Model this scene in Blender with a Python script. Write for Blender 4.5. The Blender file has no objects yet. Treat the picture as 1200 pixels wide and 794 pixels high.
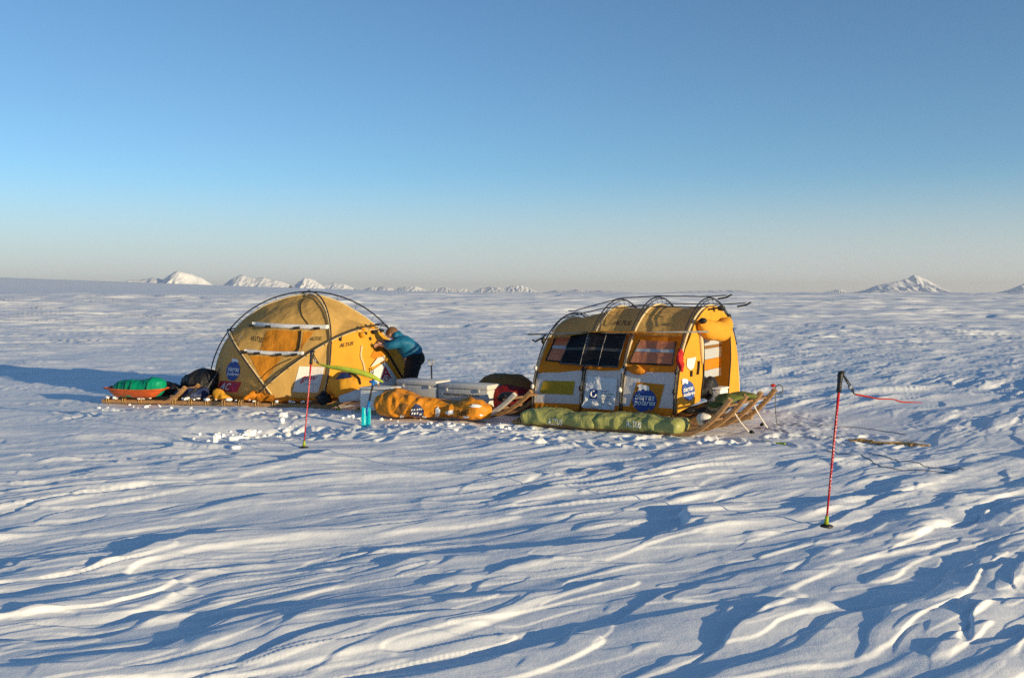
import bpy, bmesh, math, random
import numpy as np
from mathutils import Vector, Matrix, noise as mnoise
from mathutils.bvhtree import BVHTree

random.seed(7)
rad = math.radians
SC = bpy.context.scene
COL = SC.collection

# ------------------------------------------------------------------ camera
F = 35.0 / 36.0 * 1200.0
CAMZ = 1.75
PITCH = math.atan((397 - 343) / F)
cam_d = bpy.data.cameras.new("camera")
cam = bpy.data.objects.new("camera", cam_d)
COL.objects.link(cam)
cam.location = (0, 0, CAMZ)
cam.rotation_euler = (math.pi / 2 - PITCH, 0, 0)
cam_d.lens = 35.0
cam_d.sensor_width = 36.0
cam_d.clip_start = 0.05
cam_d.clip_end = 60000
SC.camera = cam

# ------------------------------------------------------------------ sky, sun, exposure
SUN_EL = rad(8.4)
SUN_AZ = rad(-36.0)                       # measured from +X towards +Y
SUN = Vector((math.cos(SUN_EL) * math.cos(SUN_AZ), math.cos(SUN_EL) * math.sin(SUN_AZ), math.sin(SUN_EL)))
W = bpy.data.worlds.new("World")
SC.world = W
W.use_nodes = True
wn = W.node_tree
wn.nodes.clear()
sky = wn.nodes.new("ShaderNodeTexSky")
sky.sky_type = 'NISHITA'
sky.sun_disc = False
sky.sun_elevation = SUN_EL
sky.sun_rotation = math.pi / 2 - SUN_AZ
sky.altitude = 2200
sky.air_density = 1.0
sky.dust_density = 0.3
sky.ozone_density = 3.0
bg = wn.nodes.new("ShaderNodeBackground")
bg.inputs['Strength'].default_value = 0.126
wo = wn.nodes.new("ShaderNodeOutputWorld")
# pale band of air low over the ice cap, the same all round
geo = wn.nodes.new("ShaderNodeTexCoord")
sepz = wn.nodes.new("ShaderNodeSeparateXYZ")
wn.links.new(geo.outputs['Generated'], sepz.inputs[0])
band = wn.nodes.new("ShaderNodeValToRGB")
band.color_ramp.interpolation = 'EASE'
band.color_ramp.elements[0].position = 0.0; band.color_ramp.elements[0].color = (0.85, 0.85, 0.85, 1)
band.color_ramp.elements[1].position = 0.125; band.color_ramp.elements[1].color = (0, 0, 0, 1)
wn.links.new(sepz.outputs[2], band.inputs[0])
mixs = wn.nodes.new("ShaderNodeMix"); mixs.data_type = 'RGBA'
wn.links.new(band.outputs[0], mixs.inputs[0])
tint = wn.nodes.new("ShaderNodeMix"); tint.data_type = 'RGBA'; tint.blend_type = 'MULTIPLY'
tint.inputs[0].default_value = 1.0
tint.inputs[7].default_value = (1.02, 1.10, 1.07, 1)
wn.links.new(sky.outputs[0], tint.inputs[6])
wn.links.new(tint.outputs[2], mixs.inputs[6])
mixs.inputs[7].default_value = (3.86, 3.92, 4.05, 1)
wn.links.new(mixs.outputs[2], bg.inputs[0])
wn.links.new(bg.outputs[0], wo.inputs[0])

sun_d = bpy.data.lights.new("sun", 'SUN')
sun_d.energy = 5.0
sun_d.angle = rad(0.5)
sun_d.color = (1.0, 0.785, 0.45)
sun = bpy.data.objects.new("sun", sun_d)
COL.objects.link(sun)
sun.rotation_euler = SUN.to_track_quat('Z', 'Y').to_euler()
sun.location = (20, -10, 12)

SC.view_settings.view_transform = 'Standard'
SC.view_settings.look = 'None'
SC.view_settings.exposure = 0.30
SC.view_settings.gamma = 1.0
SC.render.engine = 'CYCLES'
SC.cycles.max_bounces = 8
SC.cycles.volume_bounces = 0
SC.cycles.use_denoising = False


# ------------------------------------------------------------------ pixel helper (photograph is 1200 x 794)
def ray(px, py):
    cx, cy = (px - 600) / F, (397 - py) / F
    cp, sp = math.cos(PITCH), math.sin(PITCH)
    return Vector((cx, cp + cy * sp, -sp + cy * cp))


def at(px, py, Y):
    d = ray(px, py)
    return Vector((0, 0, CAMZ)) + d * (Y / d.y)


def gnd(px, py, z=0.0):
    d = ray(px, py)
    return Vector((0, 0, CAMZ)) + d * ((z - CAMZ) / d.z)


# ------------------------------------------------------------------ numpy noise
def _hash(ix, iy, seed):
    h = (ix.astype(np.int64) * 374761393 + iy.astype(np.int64) * 668265263 + seed * 1442695041) & 0xFFFFFFFF
    h = ((h ^ (h >> 13)) * 1274126177) & 0xFFFFFFFF
    h = (h ^ (h >> 16)) & 0xFFFFFFFF
    return h


def pnoise(x, y, seed=0):
    x0 = np.floor(x); y0 = np.floor(y)
    fx = x - x0; fy = y - y0
    u = fx * fx * fx * (fx * (fx * 6 - 15) + 10)
    v = fy * fy * fy * (fy * (fy * 6 - 15) + 10)

    def g(ix, iy, dx, dy):
        a = _hash(ix, iy, seed).astype(np.float64) * (2 * math.pi / 4294967296.0)
        return np.cos(a) * dx + np.sin(a) * dy
    n00 = g(x0, y0, fx, fy); n10 = g(x0 + 1, y0, fx - 1, fy)
    n01 = g(x0, y0 + 1, fx, fy - 1); n11 = g(x0 + 1, y0 + 1, fx - 1, fy - 1)
    a = n00 + u * (n10 - n00); b = n01 + u * (n11 - n01)
    return (a + v * (b - a)) * 1.5


def sstep(a, b, x):
    t = np.clip((x - a) / (b - a), 0, 1)
    return t * t * (3 - 2 * t)


CAMP = [(-13.0, 18.0), (-8.5, 16.8), (-6.3, 15.9), (-3.0, 15.6), (-1.0, 14.3), (1.5, 13.4), (3.3, 13.0)]


def seg_dist(x, y, pts):
    best = None
    for (ax, ay), (bx, by) in zip(pts[:-1], pts[1:]):
        dx, dy = bx - ax, by - ay
        t = np.clip(((x - ax) * dx + (y - ay) * dy) / (dx * dx + dy * dy), 0, 1)
        d = np.hypot(x - ax - t * dx, y - ay - t * dy)
        best = d if best is None else np.minimum(best, d)
    return best


def snow_h(x, y, lod=True):
    """height of the wind-carved snow surface"""
    x = np.asarray(x, float); y = np.asarray(y, float)
    r = np.hypot(x, y)
    # wind lines run away to the right, more steeply on the right-hand side
    xc = np.clip(x, -6, 5)
    fl = 0.62 * xc + 0.034 * xc * xc + np.where(x > 5, (x - 5) * 0.96, 0) + np.where(x < -6, (x + 6) * 0.21, 0)
    wx = pnoise(x / 4.0, y / 4.0, 11) * 0.38 + pnoise(x / 1.3, y / 1.3, 12) * 0.12
    wy = pnoise(x / 4.0, y / 4.0, 13) * 0.38 + pnoise(x / 1.3, y / 1.3, 14) * 0.12
    w = (fl - y) * 0.78 + wy
    u = x * 1.1 + y * 0.35 + wx
    e1 = pnoise((0.83 * x + 0.55 * y) / 0.37, (0.83 * y - 0.55 * x) / 0.29, 61)
    e2 = pnoise((0.9 * x - 0.43 * y) / 0.15, (0.9 * y + 0.43 * x) / 0.12, 62)
    m1 = sstep(-0.25, 0.25, pnoise(x / 4.5, y / 3.5, 41))
    m2 = 0.3 + 0.7 * sstep(-0.25, 0.25, pnoise(x / 2.7, y / 2.2, 42))
    m3 = sstep(-0.2, 0.25, pnoise(x / 1.9, y / 1.5, 43))           # where edges are crisp
    m4 = pnoise(x / 3.1, y / 2.4, 44)
    near = 1.0 - sstep(25, 60, r) if lod else 1.0
    h = pnoise(u / 6.5, w / 2.4, 91) * 0.055
    h += pnoise(u / 2.8, w / 0.9, 2) * 0.020

    # scoured steps: sharp lee edge, long slope towards the sun side
    def saw(lam, el, hgt, sd, thr, edge):
        ph = w / lam + 0.75 * pnoise(u / (lam * el), w / (lam * 1.6), sd) + 0.035 * e1 / lam + 0.004 * e2 / lam
        t = ph - np.floor(ph)
        m = np.clip(pnoise(u / (lam * 2.0), w / (lam * 1.1), sd + 1) + thr, 0, 0.8)
        return hgt * m * sstep(0, edge, t) * (1 - t) ** 1.15
    h += saw(1.25, 2.2, 0.088, 101, 0.14, 0.05)
    h += saw(0.55, 2.5, 0.054, 104, 0.14, 0.06) * (0.35 + 0.65 * m2)
    h += saw(0.24, 2.8, 0.022, 107, 0.12, 0.10) * m2
    # broken crust: thin plates with ragged edges, crisp here and drifted over there
    def plate(n, t0, soft, hgt, tilt):
        return hgt * (sstep(t0, t0 + 0.035 + soft, n) + tilt * np.clip(n - t0, 0, 0.6))
    b1 = pnoise(u / 4.2, w / 0.80, 3)
    p1 = b1 + 0.06 * e1 + 0.015 * e2 + 0.25 * m4
    h += plate(p1, -0.12, 0.35 * (1 - m3), 0.012, 0.3)
    h += plate(p1, 0.16, 0.25 * (1 - m3), 0.022, 0.4) * (0.4 + 0.6 * m1)
    b2 = pnoise(u / 2.5, w / 0.40, 5)
    p2 = b2 + 0.08 * e1 + 0.022 * e2 - 0.2 * m4
    h += plate(p2, 0.10, 0.3 * (1 - m3), 0.019, 0.5) * m2
    b3 = pnoise(u / 1.4, w / 0.21, 15)
    p3 = b3 + 0.07 * e1 + 0.03 * e2
    h += plate(p3, 0.10, 0.2 * (1 - m2), 0.0125, 0.5) * (0.4 + 0.6 * (1 - m1))
    p4 = pnoise(u / 0.75, w / 0.11, 7) + 0.06 * e2
    h += plate(p4, 0.12, 0.06, 0.0048, 0.6) * near * m2
    # fine wind striations and grain
    h += pnoise(u / 1.3, w / 0.17, 18) * 0.0050
    h += pnoise(u / 0.45, w / 0.07, 8) * 0.0022 * near
    h += e2 * 0.0010 * near
    h *= 1 - 0.55 * sstep(18, 40, r)
    far = sstep(18, 50, r) * (1 - sstep(1500, 3500, r))
    h += plate(pnoise(x / 2.2, y / 1.0, 54) + 0.25 * pnoise(x / 0.9, y / 0.45, 55), 0.05, 0.05, 0.030, 0.5) * far
    # the rough crust keeps its slope however coarsely it is sampled
    lam = 1.1
    for k in range(9):
        sp = np.maximum(r * 0.0036, 0.12)
        wgt = sstep(lam / 18, lam / 11, sp) * (1 - sstep(lam / 8, lam / 5, sp))
        if k == 0: wgt = sstep(20, 42, r) * (1 - sstep(lam / 8, lam / 5, sp))
        if wgt.max() > 0:
            ph = y / lam + 0.9 * pnoise(x / (lam * 3.6), y / (lam * 1.5), 70 + k) + 0.25 * pnoise(x / (lam * 0.9), y / (lam * 0.5), 80 + k)
            t = ph - np.floor(ph)
            mm = np.clip(pnoise(x / (lam * 3.0), y / (lam * 2.0), 90 + k) + 0.38, 0.12, 0.9)
            h += lam * 0.150 * mm * (1 - 0.45 * sstep(150, 600, r)) * sstep(0, 0.26, t) * (1 - t) * wgt * (1 - sstep(600, 2200, r))
        lam *= 1.8
    # camp: trodden and calmer
    d = seg_dist(x, y, CAMP)
    calm = 0.30 + 0.70 * sstep(1.5, 4.0, d)
    h = h * calm
    tread = (1 - sstep(1.6, 3.4, d))
    lump = pnoise(x / 0.16, y / 0.16, 21) + 0.6 * pnoise(x / 0.075, y / 0.075, 22)
    patch = sstep(-0.05, 0.35, pnoise(x / 1.1, y / 1.1, 23))
    h += np.where(tread > 0, tread * patch * np.maximum(lump, -0.1) * 0.022, 0)
    # boot prints
    sel = np.where((d < 4.5) & (y < 18))[0] if x.ndim == 1 and x.size > 1 else np.array([], int)
    if sel.size:
        rp = random.Random(3)
        xs, ys = x[sel], y[sel]
        add = np.zeros(sel.size)
        for k in range(150):
            t = rp.random()
            if t < 0.5:
                cx, cy = rp.uniform(-3.6, 0.6), 13.0 - rp.random() ** 2 * 1.4
                cy -= 0.28 * (cx + 1.5) * 0.3
            elif t < 0.8:
                cx, cy = rp.uniform(0.2, 4.6), 11.9 - rp.random() ** 2 * 1.2 + 0.1
            else:
                cx, cy = rp.uniform(-6.5, -2.5), 14.7 - rp.random() ** 2 * 0.9
            an = rp.uniform(0, 3.14)
            ca, sa = math.cos(an), math.sin(an)
            dx, dy = xs - cx, ys - cy
            q = ((dx * ca + dy * sa) / 0.15) ** 2 + ((-dx * sa + dy * ca) / 0.065) ** 2
            add += np.where(q < 9, -0.035 * np.exp(-q * q * 0.6) + 0.012 * np.exp(-(np.sqrt(q) - 1.5) ** 2 * 6), 0)
        h[sel] = h[sel] + add
    # dug patch in front of the dome
    for (gx, gy, gr) in ((-3.6, 12.6, 0.85), (-2.9, 12.9, 0.7)):
        dd = np.hypot((x - gx) / 1.5, y - gy) / gr
        h -= 0.09 * np.exp(-dd ** 2 * 1.6)
    # keep it out of the middle of the sledges
    h = np.where(d < 1.6, np.minimum(h, 0.045), h)
    # long swells
    h += pnoise(x / 60.0, y / 45.0, 31) * 0.12 * sstep(25, 90, r)
    h += pnoise(x / 400.0, y / 260.0, 32) * 0.7 * sstep(150, 700, r)
    # far rise on the left
    rise = 48.0 * np.clip(-(x + 60) / 1500.0, 0, 1.8) ** 1.15 * np.exp(-((y - 3200) / 1150.0) ** 2)
    h += rise
    return h


def hz(x, y):
    return float(snow_h(np.array([x]), np.array([y]))[0])


def gndh(px, py):
    """the point of the carved snow surface under a pixel"""
    z = 0.0
    for _ in range(6):
        p = gnd(px, py, z)
        z = 0.5 * z + 0.5 * hz(p.x, p.y)
    p = gnd(px, py, z); p.z = hz(p.x, p.y)
    return p


# ------------------------------------------------------------------ materials
MATS = {}


def new_mat(name):
    m = bpy.data.materials.new(name)
    m.use_nodes = True
    nt = m.node_tree
    nt.nodes.clear()
    out = nt.nodes.new("ShaderNodeOutputMaterial")
    b = nt.nodes.new("ShaderNodeBsdfPrincipled")
    nt.links.new(b.outputs[0], out.inputs[0])
    MATS[name] = m
    return m, nt, b, out


def add_noise(nt, scale, detail=4, rough=0.55, stretch=None):
    tc = nt.nodes.new("ShaderNodeTexCoord")
    mp = nt.nodes.new("ShaderNodeMapping")
    if stretch:
        mp.inputs['Scale'].default_value = stretch
    n = nt.nodes.new("ShaderNodeTexNoise")
    n.inputs['Scale'].default_value = scale
    n.inputs['Detail'].default_value = detail
    n.inputs['Roughness'].default_value = rough
    nt.links.new(tc.outputs['Object'], mp.inputs[0])
    nt.links.new(mp.outputs[0], n.inputs['Vector'])
    return n


def ramp(nt, src, c0, c1, p0=0.3, p1=0.7):
    r = nt.nodes.new("ShaderNodeValToRGB")
    r.color_ramp.elements[0].position = p0
    r.color_ramp.elements[1].position = p1
    r.color_ramp.elements[0].color = (*c0, 1)
    r.color_ramp.elements[1].color = (*c1, 1)
    nt.links.new(src, r.inputs[0])
    return r


def bump(nt, b, src, strength, dist=0.02):
    bp = nt.nodes.new("ShaderNodeBump")
    bp.inputs['Strength'].default_value = strength
    bp.inputs['Distance'].default_value = dist
    nt.links.new(src, bp.inputs['Height'])
    nt.links.new(bp.outputs[0], b.inputs['Normal'])
    return bp


def simple(name, col, rough=0.6, var=0.18, scale=9, bs=0.25, metal=0.0, bscale=None, stretch=None, spec=0.4):
    m, nt, b, out = new_mat(name)
    n = add_noise(nt, scale, 5, 0.6, stretch)
    c0 = tuple(c * (1 - var) for c in col)
    c1 = tuple(min(1, c * (1 + var)) for c in col)
    r = ramp(nt, n.outputs[0], c0, c1)
    nt.links.new(r.outputs[0], b.inputs['Base Color'])
    b.inputs['Roughness'].default_value = rough
    b.inputs['Metallic'].default_value = metal
    b.inputs['Specular IOR Level'].default_value = spec
    n2 = add_noise(nt, bscale or scale * 3, 5, 0.6, stretch)
    bump(nt, b, n2.outputs[0], bs, 0.02)
    return m


def fabric(name, col, transl=0.25, var=0.06, wr=0.40, rough=0.75, tcol=None):
    """tent cloth: woven, slightly wrinkled, lets some light through"""
    m, nt, b, out = new_mat(name)
    n = add_noise(nt, 3.5, 6, 0.6)
    r = ramp(nt, n.outputs[0], tuple(c * (1 - var) for c in col), tuple(min(1, c * (1 + var)) for c in col))
    nt.links.new(r.outputs[0], b.inputs['Base Color'])
    b.inputs['Roughness'].default_value = rough
    b.inputs['Specular IOR Level'].default_value = 0.3
    n2 = add_noise(nt, 5.0, 3, 0.5, (1.0, 1.0, 0.45))
    n3 = add_noise(nt, 30.0, 3, 0.5)
    mx = nt.nodes.new("ShaderNodeMath"); mx.operation = 'MULTIPLY_ADD'
    mx.inputs[1].default_value = 0.12
    nt.links.new(n3.outputs[0], mx.inputs[0]); nt.links.new(n2.outputs[0], mx.inputs[2])
    bp = bump(nt, b, mx.outputs[0], wr, 0.06)
    if transl > 0:
        t = nt.nodes.new("ShaderNodeBsdfTranslucent")
        t.inputs['Color'].default_value = (*(tcol or tuple(min(1, c * 1.1) for c in col)), 1)
        nt.links.new(bp.outputs[0], t.inputs['Normal'])
        mix = nt.nodes.new("ShaderNodeMixShader")
        mix.inputs[0].default_value = transl
        nt.links.new(b.outputs[0], mix.inputs[1]); nt.links.new(t.outputs[0], mix.inputs[2])
        nt.links.new(mix.outputs[0], out.inputs[0])
    return m


def snow_mat():
    m, nt, b, out = new_mat("wind_packed_snow")
    n = add_noise(nt, 0.6, 4, 0.6)
    r = ramp(nt, n.outputs[0], (0.80, 0.83, 0.87), (0.90, 0.91, 0.93))
    nt.links.new(r.outputs[0], b.inputs['Base Color'])
    b.inputs['Roughness'].default_value = 0.55
    b.inputs['Specular IOR Level'].default_value = 0.25
    n1 = add_noise(nt, 14.0, 6, 0.65)
    n2 = add_noise(nt, 110.0, 4, 0.75)
    mx = nt.nodes.new("ShaderNodeMath"); mx.operation = 'MULTIPLY_ADD'
    mx.inputs[1].default_value = 0.30
    nt.links.new(n2.outputs[0], mx.inputs[0]); nt.links.new(n1.outputs[0], mx.inputs[2])
    bump(nt, b, mx.outputs[0], 0.27, 0.02)
    return m


def mountain_mat():
    m, nt, b, out = new_mat("mountain_snow_and_rock")
    geo = nt.nodes.new("ShaderNodeNewGeometry")
    sep = nt.nodes.new("ShaderNodeSeparateXYZ")
    nt.links.new(geo.outputs['True Normal'], sep.inputs[0])
    n = add_noise(nt, 0.035, 6, 0.7)
    ad = nt.nodes.new("ShaderNodeMath"); ad.operation = 'MULTIPLY_ADD'
    ad.inputs[1].default_value = 0.55
    nt.links.new(n.outputs[0], ad.inputs[0]); nt.links.new(sep.outputs[2], ad.inputs[2])
    r = ramp(nt, ad.outputs[0], (0.10, 0.10, 0.115), (0.86, 0.88, 0.91), 0.83, 0.91)
    nt.links.new(r.outputs[0], b.inputs['Base Color'])
    b.inputs['Roughness'].default_value = 0.8
    b.inputs['Specular IOR Level'].default_value = 0.1
    return m


M_SNOW = snow_mat()
M_MOUNT = mountain_mat()
M_LUMP = simple("fresh_snow_lump", (0.87, 0.89, 0.92), 0.6, 0.03, 12, 0.5, bscale=25)
OCHRE = fabric("ochre_tent_cloth", (0.76, 0.48, 0.15), 0.36)
ORANGE = fabric("orange_tent_cloth", (0.74, 0.285, 0.018), 0.30)
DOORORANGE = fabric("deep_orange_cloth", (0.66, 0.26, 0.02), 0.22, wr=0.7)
GOLD = fabric("golden_end_cloth", (0.80, 0.40, 0.035), 0.25)
CREAM = fabric("cream_edge_tape", (0.85, 0.72, 0.45), 0.35)
WHITECLOTH = fabric("white_panel_cloth", (0.72, 0.70, 0.69), 0.15)
PATCHWHITE = fabric("white_patch_cloth", (0.78, 0.74, 0.70), 0.05)
SHEETWHITE = fabric("white_plastic_sheet", (0.80, 0.81, 0.84), 0.1, wr=1.0)
MUSTARD = fabric("mustard_patch_cloth", (0.47, 0.30, 0.02), 0.1)
WINPINK = fabric("salmon_window_film", (0.72, 0.30, 0.16), 0.35)
WINGREY = fabric("grey_mesh_cloth", (0.55, 0.58, 0.62), 0.25)
SILVER = simple("silver_sleeve", (0.62, 0.64, 0.67), 0.4, 0.2, 16, 0.5, spec=0.5)
BLACKCLOTH = fabric("black_nylon", (0.014, 0.014, 0.017), 0.0, wr=0.8, rough=0.55)
BLACKPLAST = simple("black_plastic", (0.016, 0.016, 0.017), 0.45)
POLE = simple("dark_alloy_pole", (0.035, 0.036, 0.04), 0.35, metal=0.3)
GREYPOLE = simple("grey_alloy_pole", (0.36, 0.35, 0.33), 0.4, metal=0.4)
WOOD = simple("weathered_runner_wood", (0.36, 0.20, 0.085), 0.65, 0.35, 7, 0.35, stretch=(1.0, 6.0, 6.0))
DARKWOOD = simple("dark_slat_wood", (0.22, 0.125, 0.06), 0.7, 0.35, 7, 0.35, stretch=(6, 1, 6))  # slats are a darker brown wood than the runners
GREYWOOD = simple("pale_grey_runner_wood", (0.50, 0.46, 0.40), 0.65, 0.2, 7, 0.3)
OLIVE = fabric("olive_green_nylon", (0.36, 0.37, 0.12), 0.10, wr=0.7, rough=0.42)
OLIVED = fabric("dark_olive_cloth", (0.12, 0.14, 0.03), 0.1, wr=0.8)
GREENBAG = fabric("bright_green_nylon", (0.0, 0.30, 0.16), 0.08, wr=0.6, rough=0.5)
DKGREEN = fabric("dark_green_webbing", (0.0, 0.13, 0.075), 0.0)
PULK = simple("orange_red_pulk_shell", (0.60, 0.11, 0.02), 0.45)
TARP = fabric("orange_tarpaulin", (0.66, 0.25, 0.016), 0.08, wr=0.8, rough=0.55)
BROWNTARP = fabric("brown_tarpaulin", (0.24, 0.115, 0.03), 0.05, wr=0.7)
DKRED = fabric("dark_red_cloth", (0.22, 0.008, 0.012), 0.05, wr=0.7)
CASE = simple("pale_case_shell", (0.60, 0.59, 0.57), 0.5, 0.06, 6, 0.15)
BOXWHITE = simple("white_foam_box", (0.78, 0.76, 0.72), 0.6, 0.06, 8, 0.3)
INKBLUE = simple("blue_print", (0.025, 0.07, 0.30), 0.6, 0.08)
INKWHITE = simple("white_print", (0.82, 0.82, 0.82), 0.6, 0.05)
INKRED = simple("red_print", (0.55, 0.02, 0.03), 0.6, 0.08)
INKMAG = simple("magenta_print", (0.42, 0.02, 0.09), 0.6, 0.08)
INKBLACK = simple("black_print", (0.03, 0.02, 0.012), 0.7, 0.08)
INKGREY = simple("grey_print", (0.30, 0.32, 0.36), 0.6, 0.05)
NAVY = simple("navy_print", (0.018, 0.03, 0.10), 0.6, 0.1)
JACKET = fabric("teal_blue_jacket", (0.010, 0.13, 0.25), 0.0, wr=0.9, rough=0.55)
TROUSERS = fabric("black_trousers", (0.012, 0.012, 0.014), 0.0, wr=0.6)
SKIN = simple("skin", (0.55, 0.30, 0.20), 0.5, 0.08)
HAIR = simple("sandy_brown_hair", (0.15, 0.075, 0.03), 0.6, 0.3, 40)
POLERED = simple("red_pole_paint", (0.50, 0.02, 0.025), 0.35, 0.1)
LIME = fabric("lime_ribbon", (0.62, 0.70, 0.10), 0.5, wr=0.4)
LIMEPLAST = simple("lime_plastic", (0.35, 0.45, 0.02), 0.5)
REDRIBBON = fabric("red_ribbon", (0.65, 0.06, 0.05), 0.35, wr=0.4)
CYAN = simple("cyan_shovel_blade", (0.0, 0.48, 0.55), 0.35, 0.08)
SHOVBLUE = simple("blue_shovel_grip", (0.01, 0.16, 0.50), 0.4, 0.08)
NETRED = fabric("red_net_cloth", (0.60, 0.03, 0.03), 0.2, wr=1.0)
ROPEWHITE = simple("white_rope", (0.75, 0.70, 0.62), 0.8, 0.15, 60)
ROPEDARK = simple("dark_rope", (0.16, 0.16, 0.17), 0.8, 0.2, 60)
ROPETAN = simple("tan_rope", (0.42, 0.26, 0.09), 0.8, 0.3, 40)
CELL = simple("solar_cell_black", (0.010, 0.010, 0.013), 0.5, 0.1, spec=0.12)
CELLBACK = simple("solar_backing", (0.07, 0.065, 0.06), 0.5, 0.1)
CELLLINE = simple("solar_seam", (0.30, 0.28, 0.26), 0.5, 0.1)


# ------------------------------------------------------------------ object helpers
def tag(o, label=None, cat=None, group=None, kind=None):
    if label: o['label'] = label
    if cat: o['category'] = cat
    if group: o['group'] = group
    if kind: o['kind'] = kind
    return o


def thing(name, label, cat, loc, group=None):
    o = bpy.data.objects.new(name, None)
    COL.objects.link(o)
    o.empty_display_size = 0.2
    o.location = loc
    return tag(o, label, cat, group)


def root_of(o):
    while o.parent:
        o = o.parent
    return o


def obj(name, mb, mat, parent=None, smooth=True, loc=None):
    """link one mesh; vertices are given in world space"""
    V, Fc = mb if isinstance(mb, tuple) else (mb.v, mb.f)
    base = Vector((0, 0, 0))
    if parent is not None:
        base = Vector(root_of(parent).location)
    elif loc is not None:
        base = Vector(loc)
    me = bpy.data.meshes.new(name)
    me.from_pydata([tuple(Vector(p) - base) for p in V], [], Fc)
    me.update()
    if smooth:
        me.shade_smooth()
    me.materials.append(mat)
    o = bpy.data.objects.new(name, me)
    COL.objects.link(o)
    if parent is not None:
        o.parent = parent
    elif loc is not None:
        o.location = loc
    return o


class MB:
    def __init__(self):
        self.v = []; self.f = []

    def add(self, V, Fc):
        k = len(self.v)
        self.v += [Vector(p) for p in V]
        self.f += [tuple(i + k for i in q) for q in Fc]
        return self

    def tube(self, pts, r, seg=8, cap=True):
        pts = [Vector(p) for p in pts]
        n = len(pts)
        rs = r if isinstance(r, (list, tuple)) else [r] * n
        V, Fc = [], []
        t = (pts[1] - pts[0]).normalized()
        a = t.orthogonal().normalized()
        for i in range(n):
            if i == 0: tt = pts[1] - pts[0]
            elif i == n - 1: tt = pts[-1] - pts[-2]
            else: tt = pts[i + 1] - pts[i - 1]
            tt.normalize()
            a = (a - tt * a.dot(tt))
            if a.length < 1e-6: a = tt.orthogonal()
            a.normalize()
            b = tt.cross(a)
            for k in range(seg):
                th = 2 * math.pi * k / seg
                V.append(pts[i] + (a * math.cos(th) + b * math.sin(th)) * rs[i])
        for i in range(n - 1):
            for k in range(seg):
                k2 = (k + 1) % seg
                Fc.append((i * seg + k, i * seg + k2, (i + 1) * seg + k2, (i + 1) * seg + k))
        if cap:
            Fc.append(tuple(reversed(range(seg))))
            Fc.append(tuple((n - 1) * seg + k for k in range(seg)))
        return self.add(V, Fc)

    def sweep(self, pts, side, w, t):
        """rectangular plank along pts; side = lateral axis, w lateral width, t thickness (bevelled corners)"""
        pts = [Vector(p) for p in pts]
        side = Vector(side).normalized()
        n = len(pts)
        bv = min(w, t) * 0.18
        prof = [(-w / 2 + bv, -t / 2), (w / 2 - bv, -t / 2), (w / 2, -t / 2 + bv), (w / 2, t / 2 - bv),
                (w / 2 - bv, t / 2), (-w / 2 + bv, t / 2), (-w / 2, t / 2 - bv), (-w / 2, -t / 2 + bv)]
        V, Fc = [], []
        for i in range(n):
            tt = (pts[min(i + 1, n - 1)] - pts[max(i - 1, 0)]).normalized()
            up = side.cross(tt).normalized()
            if up.z < 0: up = -up
            for (x, z) in prof:
                V.append(pts[i] + side * x + up * z)
        m = 8
        for i in range(n - 1):
            for k in range(m):
                k2 = (k + 1) % m
                Fc.append((i * m + k, i * m + k2, (i + 1) * m + k2, (i + 1) * m + k))
        Fc.append(tuple(reversed(range(m))))
        Fc.append(tuple((n - 1) * m + k for k in range(m)))
        return self.add(V, Fc)

    def box(self, c, ex, ey, ez, bevel=0.012, jit=0.0):
        """box from centre and three half-extent vectors, bevelled"""
        c, ex, ey, ez = map(Vector, (c, ex, ey, ez))
        bm = bmesh.new()
        bmesh.ops.create_cube(bm, size=2.0)
        for v in bm.verts:
            p = v.co.copy()
            v.co = c + ex * p.x + ey * p.y + ez * p.z
            if jit:
                v.co += Vector((random.uniform(-jit, jit) for _ in range(3)))
        if bevel:
            bmesh.ops.bevel(bm, geom=bm.edges[:], offset=bevel, segments=2, affect='EDGES', profile=0.6)
        bm.verts.index_update()
        V = [v.co.copy() for v in bm.verts]
        Fc = [tuple(v.index for v in f.verts) for f in bm.faces]
        bm.free()
        return self.add(V, Fc)

    def ball(self, c, rx, ry, rz, nu=16, nv=10, rot=None, nz=0.0, seed=0, nf=3.0):
        V, Fc = [], []
        c = Vector(c)
        for j in range(nv + 1):
            th = math.pi * j / nv
            for i in range(nu):
                ph = 2 * math.pi * i / nu
                d = Vector((math.sin(th) * math.cos(ph), math.sin(th) * math.sin(ph), math.cos(th)))
                k = 1.0
                if nz: k += nz * mnoise.noise(d * nf * 0.5 + Vector((seed * 3.7, seed, -seed)))
                p = Vector((d.x * rx, d.y * ry, d.z * rz)) * k
                if rot: p = rot @ p
                V.append(c + p)
        for j in range(nv):
            for i in range(nu):
                i2 = (i + 1) % nu
                Fc.append((j * nu + i, (j + 1) * nu + i, (j + 1) * nu + i2, j * nu + i2))
        return self.add(V, Fc)


def catmull(P, n):
    P = [np.array(p, float) for p in P]
    P = [2 * P[0] - P[1]] + P + [2 * P[-1] - P[-2]]
    out = []
    m = len(P) - 3
    for k in range(n):
        s = k / (n - 1) * m
        i = min(int(s), m - 1); t = s - i
        p0, p1, p2, p3 = P[i], P[i + 1], P[i + 2], P[i + 3]
        out.append(0.5 * ((2 * p1) + (-p0 + p2) * t + (2 * p0 - 5 * p1 + 4 * p2 - p3) * t ** 2 + (-p0 + 3 * p1 - 3 * p2 + p3) * t ** 3))
    return out


def grid(fn, nu, nv):
    V = [fn(i / nu, j / nv) for j in range(nv + 1) for i in range(nu + 1)]
    Fc = [(j * (nu + 1) + i, j * (nu + 1) + i + 1, (j + 1) * (nu + 1) + i + 1, (j + 1) * (nu + 1) + i)
          for j in range(nv) for i in range(nu)]
    return V, Fc


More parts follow.
